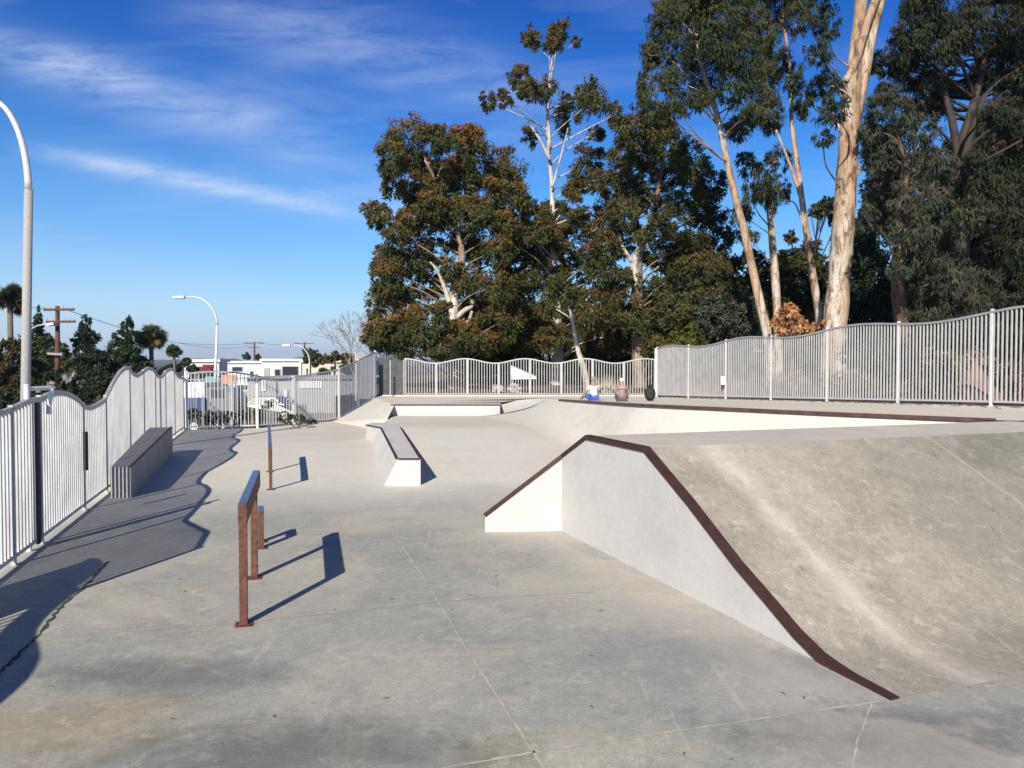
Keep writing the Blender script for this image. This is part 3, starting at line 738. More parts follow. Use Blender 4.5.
def bend(pts, rad, k=5, jit=.0):
    """smooth a trunk path"""
    P_ = [Vector(p) for p in pts]; out = []; rr = []
    for i in range(len(P_)-1):
        p0 = P_[max(i-1,0)]; p1 = P_[i]; p2 = P_[i+1]; p3 = P_[min(i+2,len(P_)-1)]
        for j in range(k):
            t = j/k; q = .5*((2*p1)+(-p0+p2)*t+(2*p0-5*p1+4*p2-p3)*t*t+(-p0+3*p1-3*p2+p3)*t**3)
            out.append(q); rr.append(lerp(rad[i],rad[i+1],t)*(1+random.uniform(-.05,.05)))
    out.append(P_[-1]); rr.append(rad[-1]); return out, rr

def tree(name, label, d, trunk, clumps, cols, bark_, group=None, limbs=(), tint=None, tintw=.5, dens=520, size=(.24,.07), droop=.4, depth=.8, gz=.75, seed=0, autolimb=True, limbr=.05, spread=.30, tufts=18, cat='tree', extra_back=0, limb_mat=None):
    """trunk: [(px,py,radius m)], clumps: [(px,py,rpx[,rypx[,depth offset]])] at distance d"""
    rs = random.Random(seed); s = d/768
    base = W(trunk[0][0], trunk[0][1], d); base.z = min(base.z, gz)-.15
    root = empty(name, (base.x, base.y, base.z), label, cat, group)
    pts = [base]+[W(a, b, d+rs.uniform(-.25,.25)*(i>0)) for i, (a, b, _) in enumerate(trunk)]
    rad = [trunk[0][2]*1.25]+[t[2] for t in trunk]
    pp, rr = bend(pts, rad); mb = MB().tube(pp, rr, 12)
    world = []
    for c in clumps:
        px, py, rx = c[:3]; ry = c[3] if len(c) > 3 else rx*.9; dd = c[4] if len(c) > 4 else rs.uniform(-1.25,.8)*depth*3
        p = W(px, py, d+dd); world.append(((p.x,p.y,p.z), (rx*s*1.05, (rx+ry)*.5*s*1.05, ry*s*1.05)))
        if extra_back and rs.random() < extra_back:
            p = W(px+rs.uniform(-8,8), py+rs.uniform(-6,8), d+2.5+rs.uniform(0,2.5)); world.append(((p.x,p.y,p.z), (rx*s*.9, rx*s, ry*s*.9)))
    if autolimb:
        for (c, r) in world:
            c = Vector(c); cand = [(q, k) for q, k in zip(pp, rr) if q.z < c.z-.35*abs(c.x-q.x)-.2] or [(pp[len(pp)//3], rr[len(pp)//3])]
            q, k = min(cand, key=lambda t: (t[0]-c).length+rs.uniform(0,.6)); m1 = q.lerp(c,.45)+Vector((rs.uniform(-.3,.3),rs.uniform(-.3,.3),rs.uniform(-.1,.35)))
            r0 = min(k*.6, limbr*.7*rs.uniform(.7,1.3)+.006*(c-q).length)
            lp, lr_ = bend([q, m1, c], [r0, r0*.65, r0*.28], 4); mb.tube(lp, lr_, 6)
            for _ in range(4):
                e = c+Vector((rs.uniform(-1,1)*r[0],rs.uniform(-1,1)*r[1],rs.uniform(-.5,1)*r[2]))*.85
                mb.tube([lp[-3], lp[-3].lerp(e,.5)+Vector((0,0,.08)), e], [r0*.35,r0*.22,r0*.08], 4)
    for lb_ in limbs:
        lp, lr_ = bend([W(a,b,d+(q[0] if q else -.2)) for a,b,_,*q in lb_], [t[2] for t in lb_], 4)
        MB().tube(lp, lr_, 10).build('limb', M[limb_mat or bark_], root, smooth=True)
    mb.build('trunk', M[bark_], root, smooth=True)
    leaf_mesh('crown', root, world, dens, size, cols, tint, tintw, droop, seed=seed, spread=spread, tufts=tufts)
    return root

GR = 'tall eucalyptus trees behind the fences'
# leftmost big eucalyptus with rust tinted crown
tree('eucalyptus_tree', 'broad dense eucalyptus with rust tinted crown, leftmost behind the back fence', 38,
 [(456,394,.46),(455,350,.38),(450,310,.30),(462,255,.16),(445,200,.11),(425,160,.06)],
 [(408,138,27,26),(394,158,20,20),(437,140,18,16),(428,165,22,20),(471,148,24,26),(462,175,22,20),(447,190,20,18),(420,190,24,20),(395,185,16,16),
  (376,212,15,16),(390,222,18,14),(500,172,27,26),(488,195,24,20),(476,212,20,18),(517,195,18,20),(440,215,20,18),(415,222,22,18),(393,250,20,18),(412,262,22,20),
  (436,250,22,18),(466,238,20,18),(385,280,22,22),(408,298,22,20),(378,305,16,20),(432,284,22,18),(398,325,26,24),(425,325,24,26),(377,335,17,20),(404,348,24,14),
  (470,285,24,20),(486,258,20,20),(481,312,22,22),(466,336,24,20),(489,345,20,14),(436,348,20,12),(504,225,16,18),(500,285,18,22),(452,268,14,14),(441,312,12,14),(383,262,14,14),(505,320,18,20),(455,165,18,16),(430,205,18,16),(460,210,16,16),(400,235,16,14),(500,250,16,16),(495,215,16,16),(450,330,14,12)],
 GREEN+OLIVE, 'bark_mid', GR, limb_mat='bark_white', tint=RUST, tintw=.46, seed=1, extra_back=.5,
 limbs=[[(453,335,.20),(455,300,.19),(461,285,.13)],[(452,318,.13),(446,292,.11),(438,272,.08),(430,262,.05)],[(456,318,.13),(465,310,.12),(472,306,.09),(471,298,.07)],[(458,328,.10),(468,322,.09),(472,311,.07)]], limbr=.045)
# tall sparse topped eucalyptus
tree('eucalyptus_tree', 'tallest slender eucalyptus with separate small leaf tufts high against the blue sky', 41,
 [(557,394,.40),(557,350,.35),(556,300,.24),(553,250,.16),(552,190,.12),(549,150,.09),(547,100,.055),(552,60,.03)],
 [(534,37,14,13),(558,36,15,17),(576,43,7,7),(521,75,14,12),(531,90,14,11),(545,90,14,13),(487,101,11,11),(505,99,9,9),(567,114,17,23),(597,98,18,20),(617,114,10,16),(529,137,10,13),(595,134,12,10),(578,98,11,12),(552,45,10,10),
  (587,161,20,18),(602,180,20,16),(578,182,16,14),(610,205,20,18),(555,215,20,16),(534,218,20,18),(585,222,20,18),(560,242,22,18),(532,250,24,20),(514,262,18,20),(600,238,20,18),
  (548,275,24,20),(520,296,24,22),(580,268,22,20),(604,275,20,22),(568,300,22,22),(540,318,22,20),(593,310,24,24),(517,335,22,18),(585,340,22,16),(612,335,20,20),(540,345,16,12),(522,235,16,14),(505,240,14,16),(560,275,16,16),(595,258,18,16),(560,335,16,14),(530,280,16,16),(572,208,16,14),(560,228,16,14),(545,208,14,14),(520,205,14,14),(575,190,14,12),(610,225,16,16),(545,232,16,14)],
 GREEN+OLIVE+OLIVE, 'bark_white', GR, limb_mat='bark_white', tint=(.17,.08,.025), tintw=.42, seed=2, extra_back=.3, limbr=.035,
 limbs=[[(550,160,.10),(540,140,.07),(528,122,.04)],[(550,150,.09),(548,100,.06),(556,50,.03)],[(552,188,.06),(560,160,.05),(568,128,.03)],[(552,300,.16),(549,270,.12),(530,225,.06)]])
tree('eucalyptus_tree', 'dense olive eucalyptus with white limbs, left of the leaning pale trunk', 39,
 [(640,394,.40),(638,330,.34),(637,285,.28),(640,250,.22),(655,210,.14),(662,160,.08)],
 [(627,134,18,20),(652,122,22,24),(643,150,24,20),(672,142,18,20),(622,160,18,18),(668,170,24,20),(692,158,20,22),(636,180,22,18),(708,184,20,22),(655,200,22,18),(686,196,24,20),(625,212,20,18),
  (708,214,20,20),(640,226,20,18),(672,226,22,18),(696,242,20,18),(622,245,18,18),(720,240,16,20),(660,255,22,18),(628,280,18,18),(686,272,22,20),(655,290,18,16),(715,270,18,20),(625,310,20,20),
  (672,308,22,20),(700,305,22,22),(645,325,20,20),(720,305,18,20),(622,340,22,18),(660,345,22,14),(690,338,24,18),(716,335,22,18),(606,250,16,18)],
 GREEN+OLIVE, 'bark_mid', GR, limb_mat='bark_white', tint=(.16,.08,.025), tintw=.25, seed=3, extra_back=.4, limbr=.05,
 limbs=[[(637,290,.22),(634,270,.2),(640,245,.14),(652,228,.08)],[(640,250,.12),(655,244,.09),(668,236,.06)],[(632,262,.12),(622,245,.08),(617,228,.05)],[(634,200,.05),(644,196,.05),(655,208,.04)]])
# leaning white stem by the white shirted sitter
tree('eucalyptus_tree', 'slim white leaning eucalyptus stem rising behind the seated person in white', 34,
 [(588,393,.16),(584,370,.14),(578,350,.11),(573,325,.08),(568,300,.05)], [(560,292,16,16),(575,300,12,14),(548,305,12,12)], GREEN, 'bark_white', GR, seed=31, limbr=.03)
# pale leaning trunk, drooping crown
DRO = dict(droop=1.0, size=(.23,.045))
tree('eucalyptus_tree', 'pale leaning trunk carrying a broad drooping green crown high over the back corner', 33,
 [(771,392,.25),(769,345,.215),(757,290,.19),(745,235,.165),(730,175,.14),(717,115,.11),(700,60,.09),(690,10,.05)],
 [(664,22,20,24),(690,8,24,24),(655,52,17,20),(680,48,24,24),(712,28,26,26),(740,10,26,26),(735,48,26,26),(762,35,20,26),(705,70,24,22),(672,80,20,20),(645,86,8,22),(655,105,14,18),
  (735,82,24,22),(762,78,20,24),(757,108,22,20),(700,95,16,14),(772,118,14,18),(740,128,16,14),(720,-20,40,30),(760,-15,26,26),(680,-22,30,24),(676,104,12,12)],
 [(.045,.065,.022),(.06,.075,.028),(.038,.055,.022),(.075,.085,.03)], 'bark_pale', GR, tint=(.13,.07,.03), tintw=.22, seed=4, extra_back=.5, limbr=.045, dens=620, **DRO)
tree('eucalyptus_tree', 'short bodied pale trunk with leafy bunch, between two leaning trunks', 36,
 [(779,392,.23),(778,330,.20),(776,290,.19),(773,250,.17),(770,215,.14),(767,185,.09)],
 [(765,182,18,18),(748,165,14,18),(778,160,14,16),(772,203,12,12),(784,190,8,14),(752,195,12,14),(742,215,14,14),(748,235,12,10)],
 DARK+GREEN, 'bark_pale', GR, seed=5, limbr=.03, dens=620, **DRO)
tree('eucalyptus_tree', 'thin pale trunk leaning left beside the thick peeling trunk, crown out of the top', 34,
 [(822,392,.21),(820,325,.18),(812,270,.155),(804,215,.135),(798,170,.115),(792,125,.09),(790,70,.07),(783,20,.06)],
 [(795,80,12,18),(783,60,14,16),(798,20,18,18),(780,5,18,20),(800,110,12,12),(815,10,20,18),(790,-15,30,20)],
 DARK+GREEN, 'bark_pale', GR, seed=6, limbr=.03, dens=560, limbs=[[(803,205,.08),(790,165,.06),(776,130,.04)],[(806,235,.05),(796,205,.03),(786,200,.02)]], **DRO)
# thick peeling trunk with fork
tree('eucalyptus_tree', 'huge thick trunk with peeling orange and white bark, forking at the top', 30,
 [(834,395,.53),(834,345,.47),(838,290,.44),(843,230,.42),(847,170,.40),(850,120,.37),(853,80,.30),(858,30,.24),(864,-25,.22)],
 [(822,82,16,18),(832,112,16,16),(824,138,12,8),(806,100,10,12),(838,90,10,14),(818,52,14,14),(828,28,14,14),(880,-45,50,26),(840,-40,40,24)],
 DARK+[(.04,.055,.03)], 'bark_big', GR, seed=7, limbr=.05, dens=600,
 limbs=[[(852,125,.30,0),(862,80,.26,0),(870,40,.22,0),(883,-10,.18,0)],[(846,82,.16,-.3),(856,60,.17,-.4),(868,20,.16,-.4),(880,-10,.14,-.3)],[(850,150,.07,0),(836,120,.05,0),(826,100,.03,0)],[(853,180,.08,0),(864,165,.05,0),(872,158,.03,0)]], **DRO)
# big dark trees at the right
tree('eucalyptus_tree', 'darkest massive eucalyptus with reddish drooping upper crown at the right edge', 31,
 [(968,400,.42),(966,330,.40),(960,260,.36),(962,200,.30),(958,160,.24),(972,110,.16),(985,60,.10)],
 [(908,40,22,24),(925,15,26,24),(945,45,26,24),(975,20,28,26),(1005,45,26,26),(1030,20,26,30),(915,75,22,18),(945,85,24,20),(985,78,26,20),(1020,85,24,24),(895,65,16,20),(890,95,16,14),
  (1035,60,26,30),(1005,105,20,14),(940,108,18,12),(930,-10,30,24),(1000,-15,40,24),(1040,-10,30,24),
  (1010,160,26,26),(1018,120,24,20),(990,112,18,14),(915,105,18,14),(875,60,12,16),(1035,130,20,26),(985,160,20,22),(1020,200,28,28),(990,200,26,24),(1040,200,26,30),(1012,245,30,28),(1040,255,26,34),(985,240,22,22),(1015,295,28,28),(1045,300,26,34),(1000,325,30,18)],
 DARK+DARK+[(.045,.05,.03)], 'bark_dark', GR, tint=(.12,.045,.03), tintw=.22, seed=8, extra_back=1.0, dens=640, limbr=.08,
 limbs=[[(962,175,.2,-.5),(972,130,.14,-.5),(985,95,.1,-.5)],[(960,170,.2,-.5),(952,120,.14,-.5),(940,80,.08,-.5)],[(985,160,.06,-3),(1000,152,.05,-3.2),(1022,140,.03,-3.2)]], **DRO)
tree('eucalyptus_tree', 'grey green weeping eucalyptus just right of the thick peeling trunk', 29,
 [(905,400,.30),(903,340,.28),(898,280,.24),(902,220,.2),(905,160,.12)],
 [(880,108,20,16),(905,112,20,18),(870,130,16,16),(895,140,22,18),(925,130,18,20),(878,158,20,18),(905,168,22,20),(935,165,18,22),(880,188,20,18),(905,200,22,20),(932,205,22,20),(955,190,16,20),
  (888,222,18,18),(915,232,22,20),(945,235,22,22),(965,215,16,20),(900,262,14,18),(925,265,22,20),(955,270,22,22),(980,265,16,20),(915,292,22,18),(945,300,26,18),(975,300,20,18),(895,185,20,18),(925,318,20,10),(960,322,24,10),(868,215,10,14)],
 [(.05,.065,.04),(.065,.08,.05),(.04,.055,.032),(.075,.085,.05)], 'bark_brown', GR, tint=(.14,.07,.05), tintw=.2, seed=9, extra_back=.3, dens=620, limbr=.04, **DRO)

# undergrowth and further trees behind
GB = 'darker background trees beyond the eucalyptus row'
bg = [
 ('dark evergreen tree filling the gap left of the brown trunk', 52, 505, [(480,320,30,30),(505,300,30,30),(510,345,30,24),(480,355,26,20),(530,330,26,28),(460,350,24,20)], DARK),
 ('dark evergreen tree filling the gap right of the brown trunk', 54, 590, [(570,330,28,30),(600,310,30,30),(620,345,30,24),(590,355,30,20),(560,360,20,16),(640,320,26,28)], DARK),
 ('dark tree behind the olive eucalyptus crown', 52, 670, [(650,320,30,30),(680,300,30,30),(700,340,30,26),(665,350,30,22),(640,350,26,18),(720,320,26,28),(690,255,26,24)], DARK),
 ('olive tree behind the pale leaning trunk, sky above it', 50, 745, [(720,290,24,24),(745,300,26,26),(735,330,28,24),(765,285,24,24),(770,320,28,26),(725,265,16,14),(752,262,16,14),(720,345,26,20)], OLIVE+DARK),
 ('brown olive tree showing between the thin trunks', 52, 800, [(790,275,24,20),(810,265,20,18),(805,300,28,26),(785,310,26,26),(825,285,18,20),(795,340,30,20),(812,248,12,10),(788,258,12,10),(828,205,16,9),(840,218,12,12),(818,212,10,7),(792,238,8,7),(815,330,28,24)], OLIVE+DARK),
 ('black green tree in deep shade behind the thick trunk', 48, 872, [(860,250,24,26),(880,280,28,28),(865,310,28,26),(890,320,30,26),(850,330,26,22),(875,345,30,18),(870,220,18,20),(905,300,26,26),(845,290,16,24),(885,190,24,26),(905,220,26,28),(880,150,20,24),(915,165,24,26),(930,240,26,28)], DARK),
 ('black green tree in deep shade at the far right', 46, 985, [(930,330,30,22),(960,300,30,30),(990,310,30,30),(1020,320,30,30),(1000,270,30,30),(1035,280,30,30),(960,345,30,16),(1000,350,30,18),(1040,340,26,26),(940,270,26,26),(1015,225,28,28),(960,230,28,28),(985,190,28,28),(1020,170,28,28),(945,190,24,26),(1000,130,24,22),(1035,120,26,26),(960,150,20,18)], DARK),
]
for i, (lab, d, bx, cl, cols) in enumerate(bg):
    tree('broadleaf_tree', lab, d, [(bx,384,.3),(bx,350,.25),(bx,320,.15)], cl, cols, 'bark_dark', GB, seed=40+i, dens=240, size=(.34,.14), depth=.6, limbr=.04, extra_back=.5)
tree('shrub', 'large grey green shrub above the right fence near its far end', 37, [(730,392,.12),(730,350,.08)], [(715,315,22,22),(738,300,20,20),(735,330,24,20),(752,315,16,22),(705,335,18,18),(755,338,16,14)], GREY, 'bark_dark', None, seed=60, dens=520, cat='shrub', size=(.2,.08))
tree('shrub', 'yellow green shrub behind the corner of the back fence', 35, [(690,392,.1),(690,360,.06)], [(692,332,13,20),(678,345,14,14),(700,345,14,14),(665,350,14,12)], [(.12,.12,.025),(.09,.10,.025),(.06,.07,.02)], 'bark_dark', None, seed=61, dens=520, cat='shrub', size=(.2,.08))
tree('dead_shrub', 'bushy dead shrub with dry orange brown leaves between pale trunks', 30, [(792,392,.08),(792,350,.05)], [(780,322,11,11),(792,316,13,13),(803,325,11,11),(790,330,16,10),(812,330,7,8)], [(.50,.25,.11),(.42,.20,.09),(.55,.31,.16),(.30,.14,.07)], 'bark_brown', None, seed=62, dens=420, size=(.24,.12), cat='shrub')
tree('dead_shrub', 'small clump of dry brown leaves at the foot of the thin pale trunk', 30.5, [(824,392,.05),(824,350,.04)], [(822,332,7,9),(826,322,5,6)], [(.45,.2,.07),(.35,.16,.06)], 'bark_brown', None, seed=63, dens=420, size=(.2,.1), cat='shrub')
for i, (px, py, r_, d_) in enumerate([(470,352,16,46),(500,362,18,47),(535,366,18,46),(575,366,20,48),(615,368,20,47),(655,366,20,46),(700,362,20,44),(735,360,20,43),(765,358,22,42),(805,356,24,41),(850,352,26,38),(890,348,28,36),(930,345,30,34),(975,342,32,32),(1020,340,34,31)]):
    tree('shrub', ['dark understory shrub low behind the back fence','dark understory shrub deep behind the right fence'][px > 690]+', '+['below the rust tinted crown','left of the tall brown trunk','around the tall brown trunk','behind the leaning white stem','between the white stem and the olive crown','below the olive crown','left of the pale leaning trunk base','at the pale leaning trunk base','at the dead brown shrub','left of the thick peeling trunk','right of the thick peeling trunk','under the grey green weeping crown','under the middle of the weeping crown','behind the nearest white post','at the right edge'][i] if i != 5 else 'dark understory shrub low behind the back fence, below the olive crown', d_,
       [(px,392,.06),(px,py,.04)], [(px-r_*.7,py+4,r_*.8,r_*.7),(px+r_*.6,py+6,r_*.8,r_*.7),(px,py-6,r_*.9,r_*.75),(px+r_*.1,py+20,r_,r_*.6)], DARK+[(.045,.05,.03)], 'bark_dark', 'understory shrubs behind the fences', seed=200+i, dens=200, size=(.22,.11), cat='shrub', depth=.4)
# litter and low dry plants inside the wood behind the right fence
for i, (px, py, d, r, cols, lab) in enumerate([
   (800,385,26,18,[(.34,.22,.14),(.26,.16,.10),(.42,.30,.20)],'low tangle of dry brown brush behind the middle of the right fence'),
   (850,380,22,16,[(.34,.22,.14),(.26,.16,.10),(.20,.14,.09)],'low brown brush at the foot of the thick peeling trunk'),
   (905,372,22,20,[(.09,.09,.06),(.16,.12,.08)],'grey weedy brush behind the right fence'),
   (965,365,18,24,[(.24,.20,.10),(.34,.26,.14),(.12,.12,.06)],'tall dry yellow weeds behind the nearest white fence post'),
   (1020,380,17.5,18,[(.30,.20,.15),(.16,.12,.09)],'sparse reddish dry brush at the right edge'),
   (900,385,20.5,18,[(.03,.038,.022),(.05,.05,.03),(.10,.08,.05)],'low weeds coloured dark for tree shade under the middle posts of the right fence'),  # from here on, growth added dark: leaf colour stands in for tree shade
   (955,385,18.5,20,[(.03,.038,.022),(.045,.05,.03)],'low weeds coloured dark for tree shade left of the soil mound'),
   (1010,388,17.8,20,[(.03,.038,.022),(.045,.05,.03)],'low weeds coloured dark for tree shade right of the soil mound'),
   (878,360,24,24,[(.035,.045,.025),(.05,.055,.03)],'green brush coloured dark for tree shade behind the right fence just right of the thick trunk'),
   (925,352,21,30,[(.035,.045,.025),(.05,.055,.03),(.09,.08,.05)],'green brush coloured dark for tree shade behind the right fence below the weeping crown'),
   (985,345,19.5,34,[(.03,.038,.022),(.045,.05,.03)],'tall brush coloured dark for tree shade behind the soil mound'),
   (1035,345,18.5,34,[(.03,.038,.022),(.045,.05,.03)],'tall brush coloured dark for tree shade cut by the right edge of the photo')]):
    q = W(px, py, d); r_ = empty('dry_brush', (q.x,q.y,hz(q.x,q.y,3)-.1), lab, 'dry brush', 'dry brush behind the right fence')
    s = d/768; cl = [((q.x+random.uniform(-1,1)*r*s*1.3, q.y+random.uniform(-.6,.6), q.z+random.uniform(-.15,.25)), (r*s*.8, .5, r*s*.55)) for _ in range(5)]
    leaf_mesh('foliage', r_, cl, 420, (.16,.035), cols, droop=-.4, seed=80+i)
    m = MB()
    for k in range(14):
        a = Vector((q.x+random.uniform(-1,1)*r*s, q.y+random.uniform(-.4,.4), r_.location.z)); m.tube([a, a+Vector((random.uniform(-.3,.3),random.uniform(-.2,.2),random.uniform(.5,1.1)))], [.012,.004], 4)
    m.build('stems', M['bark_brown'], r_)
# orange-red mulch slope at the right
q = W(975,380,17.2); m = MB(); vs = [(q.x,q.y,hz(q.x,q.y,2)+.9)]+[(q.x+.62*math.cos(a)*random.uniform(.9,1.15), q.y+.6*math.sin(a), hz(q.x,q.y,2)-.1) for a in np.linspace(0,6.28,13)[:-1]]
M['pinkrust'] = paint('pinkish_brown_earth', (.27,.15,.12), .9, scale=5, col2=(.19,.11,.085), bmp=.8)
m.add(vs, [(0,1+i,1+(i+1)%12) for i in range(12)]); tag(m.build('soil_mound', M['pinkrust'], loc=(q.x,q.y,hz(q.x,q.y,2))), 'pinkish brown conical soil mound behind the fence post at the right', 'mound')

# ------------------------------------------------------------------ left background
# street lamps
def arc_lamp(label, px, d, top_pt, head, r0, r1, base_z, mat='polec', collar=None):
    b = W(px, 400, d); root = empty('street_lamp', (b.x,b.y,base_z), label, 'street lamp', 'curved arm street lamps')
    e = W(top_pt[0], top_pt[1], d); zt = e.z; h = W(head[0], head[1], d)
    sh = W(px+4.5 if d < 20 else px+.5, 0, d).x
    MB().tube([(b.x,b.y,base_z),(lerp(b.x,sh,.5),b.y,lerp(base_z,zt,.5)),(sh,b.y,zt)], [r0*1.15,r0,r1*1.1], 16).build('pole', M[mat], root, smooth=True)
    pts = []; 
    for i in range(15):
        a = i/14*math.pi/2; pts.append((sh-(1-math.cos(a))*(sh-h.x)*.75, b.y, zt+math.sin(a)*(h.z-zt)))
    pts.append((h.x, b.y, h.z-.02))
    MB().tube(pts, [lerp(r1*.98,r1*.6,i/15) for i in range(16)], 12).build('arm', M['lamp'], root, smooth=True)
    k = .62 if d > 20 else .7
    m = MB().add([(h.x+.05,b.y-.14,h.z+.07),(h.x+.05,b.y+.14,h.z+.07),(h.x-k,b.y+.17,h.z+.04),(h.x-k,b.y-.17,h.z+.04),(h.x+.05,b.y-.14,h.z-.10),(h.x+.05,b.y+.14,h.z-.10),(h.x-k,b.y+.17,h.z-.12),(h.x-k,b.y-.17,h.z-.12)],
        [(0,1,2,3),(7,6,5,4),(0,4,5,1),(1,5,6,2),(2,6,7,3),(3,7,4,0)]); m.build('lamp_head', M['lamp'], root, bevel=.03)
    return root
arc_lamp('tall grey concrete lamp post with curved arm cut by the left edge of the photo', 21, 14.4, (27,190), (-25,99), .082, .068, -1.3)
arc_lamp('slim curved arm street lamp standing beyond the rear left fence', 213.5, 46, (214.5,325), (184,297), .085, .065, -1.3, 'lamp')
arc_lamp('faint smaller curved arm street lamp further off, behind the grey fence', 306.5, 62, (306.5,362), (290,345), .07, .05, -1.9, 'lamp')

def pole(label, px, d, topy, arms, mat='wood', r=.15, lampx=None, wires=()):
    b = W(px, 400, d); t = W(px, topy, d); root = empty('utility_pole', (b.x,b.y,-1.3), label, 'utility pole', 'timber utility poles')
    MB().tube([(b.x,b.y,-1.4),(t.x,t.y,t.z)], [r,r*.75], 10).build('shaft', M[mat], root, smooth=True)
    for (py, w, dx) in arms:
        z = W(px, py, d).z
        MB().beam((b.x-w+dx,b.y-.12,z),(b.x+w+dx,b.y-.12,z+.12*w*.2), .12,.13).build('cross_arm', M['wood'], root)
        m = MB()
        for k in (-.95,-.55,.3,.6,.95):
            m.tube([(b.x+k*w+dx,b.y-.12,z+.05),(b.x+k*w+dx,b.y-.12,z+.22)], [.035,.02], 6)
        m.build('insulators', M['ceramic'], root)
    return root, b
p1, b1_ = pole('red brown timber utility pole with two cross arms among the left trees', 57.5, 48, 306, [(310,.95,.25),(322,.9,.35)], r=.17)
z = W(50,330,48).z
MB().tube([W(31,329,47.6), W(38,325.5,47.6), W(48,324,47.7), W(57,326,47.8)], .035, 6).build('lamp_arm', M['lamp'], p1)
MB().beam(W(48,324.8,47.5), W(55,323.6,47.5), .35,.16).build('lamp_head', M['lamp'], p1)
MB().beam(W(48,353.5,47.7), W(63,354.5,47.7), .2,.14).build('junction_box', M['ceramic'], p1)
p2, _ = pole('distant utility pole with double cross arms above the white roofs', 254.5, 150, 342, [(343,1.9,0),(347.5,1.2,0)], r=.22)
p3, _ = pole('distant utility pole with a single cross arm near the bare tree', 304.5, 150, 342.5, [(343.5,1.9,0)], r=.2)
def wire(a, b, sag, r, label):
    pts = [Vector(a).lerp(Vector(b), i/16)-Vector((0,0,sag*4*(i/16)*(1-i/16))) for i in range(17)]
    m = MB().tube(pts, r, 5); o = m.build('power_line', M['wire'], loc=tuple(a)); tag(o, label, 'power line', 'overhead power lines')
wire(W(58,309,48), W(-60,285,40), .3, .012, 'overhead wire running left from the red brown utility pole')
wire(W(70,311,48), W(253,344,150), 1.5, .02, 'overhead wire from the red brown pole towards the distant poles')
wire(W(180,343,150), W(252,343.4,150), .3, .035, 'level distant wire left of the double arm pole')
wire(W(257,343,150), W(304,343.2,150), .3, .03, 'level distant wire between the two distant poles')

GL = 'trees and palms beyond the left fence'
def small_tree(name, label, d, px, clumps, cols, seed, cat='tree', dens=260, size=(.30,.13), bark_='bark_dark', **k):
    ty = max(min(c[1] for c in clumps)+8, 300); tr_ = .2 if cat == 'tree' else .05
    return tree(name, label, d, [(px,max(395,ty+14),tr_),(px,max(ty+7,lerp(395,ty,.5)),tr_*.8),(px,ty,tr_*.4)], clumps, cols, bark_, GL, seed=seed, dens=dens, size=size, gz=-1.2, depth=.4, limbr=.03, cat=cat, **k)
small_tree('conifer_tree', 'pointed dark green tree right of the red brown utility pole', 62, 87, [(86,322,5,8),(84,333,9,9),(92,340,11,9),(80,345,11,10),(88,356,17,11),(98,362,13,12),(78,366,14,12),(90,378,20,13),(104,382,14,12),(72,384,14,12)], DARK+[(.04,.07,.025)], 101)
small_tree('conifer_tree', 'pointed green tree left of the right hand palm', 64, 127, [(129,320,4,6),(127,329,8,8),(122,337,10,8),(133,338,9,9),(118,348,13,9),(130,352,14,10),(113,358,12,10),(125,366,17,12),(140,364,11,11),(112,372,13,10),(134,378,17,11)], [(.035,.065,.02),(.055,.09,.025),(.025,.045,.018)], 102)
small_tree('conifer_tree', 'thin spiky dark conifer just left of the red brown utility pole', 66, 37, [(38.5,309,1.4,4),(38.5,318,5,6),(37,328,8,7),(42,336,9,8),(35,345,12,10),(45,352,11,10)], DARK, 103)
small_tree('broadleaf_tree', 'round olive green tree behind the tall lamp post', 56, 45, [(48,345,12,10),(58,352,12,11),(38,356,14,11),(52,364,16,11),(66,368,14,11),(30,368,14,11),(45,380,20,11),(65,386,18,10)], OLIVE+DARK+[(.06,.09,.03)], 104)
small_tree('broadleaf_tree', 'yellowish brown tree under the far left palm', 52, 8, [(5,350,14,14),(14,362,13,12),(-5,365,16,14),(8,378,18,13),(20,386,14,12),(-8,386,18,12),(20,345,8,12)], [(.10,.075,.02),(.07,.06,.02),(.05,.05,.018)], 105)
small_tree('broadleaf_tree', 'low dark tree with pale blossom patches in front of the utility pole', 42, 62, [(50,378,12,9),(64,374,10,7),(74,380,12,9),(60,390,16,9),(82,392,14,10),(44,394,14,8)], DARK+[(.35,.33,.30)], 106)
small_tree('broadleaf_tree', 'dark hedge like tree above the crest of the left fence', 40, 100, [(92,388,16,12),(108,382,16,12),(122,378,16,12),(138,372,16,12),(150,380,16,12),(100,400,18,12),(126,396,20,14),(78,398,16,12),(20,396,18,10),(0,398,18,12),(165,378,13,10),(178,384,12,9)], DARK, 107)
small_tree('broadleaf_tree', 'low green tree behind the roofs left of the second lamp', 90, 190, [(186,362,6,5),(176,366,6,6),(193,368,6,5),(168,370,6,6)], [(.045,.06,.03),(.03,.045,.02)], 108, dens=160, size=(.4,.2))
small_tree('broadleaf_tree', 'small round green tree behind the white roof beside the double arm pole', 170, 247, [(247,356,4,4)], [(.04,.06,.03)], 109, dens=50, size=(.7,.4))
small_tree('broadleaf_tree', 'small reddish brown tree just right of the double arm pole', 170, 258, [(258,357,3.6,3.6)], [(.09,.05,.035)], 110, dens=50, size=(.7,.4))
small_tree('broadleaf_tree', 'green tree growing around the single arm utility pole', 95, 310, [(307,351,5,5),(315,354,6,5),(322,357,6,5),(308,358,6,5),(316,362,8,5)], [(.05,.065,.025),(.07,.08,.03)], 111, dens=160, size=(.4,.2))
small_tree('broadleaf_tree', 'yellowish hedge tree behind the cream wall', 90, 335, [(326,359,7,4),(336,357,7,5),(346,358,8,6),(356,360,8,7),(348,368,10,7),(362,368,8,8),(336,353,3,3)], [(.09,.08,.03),(.06,.06,.025),(.11,.09,.04)], 112, dens=160, size=(.4,.2))
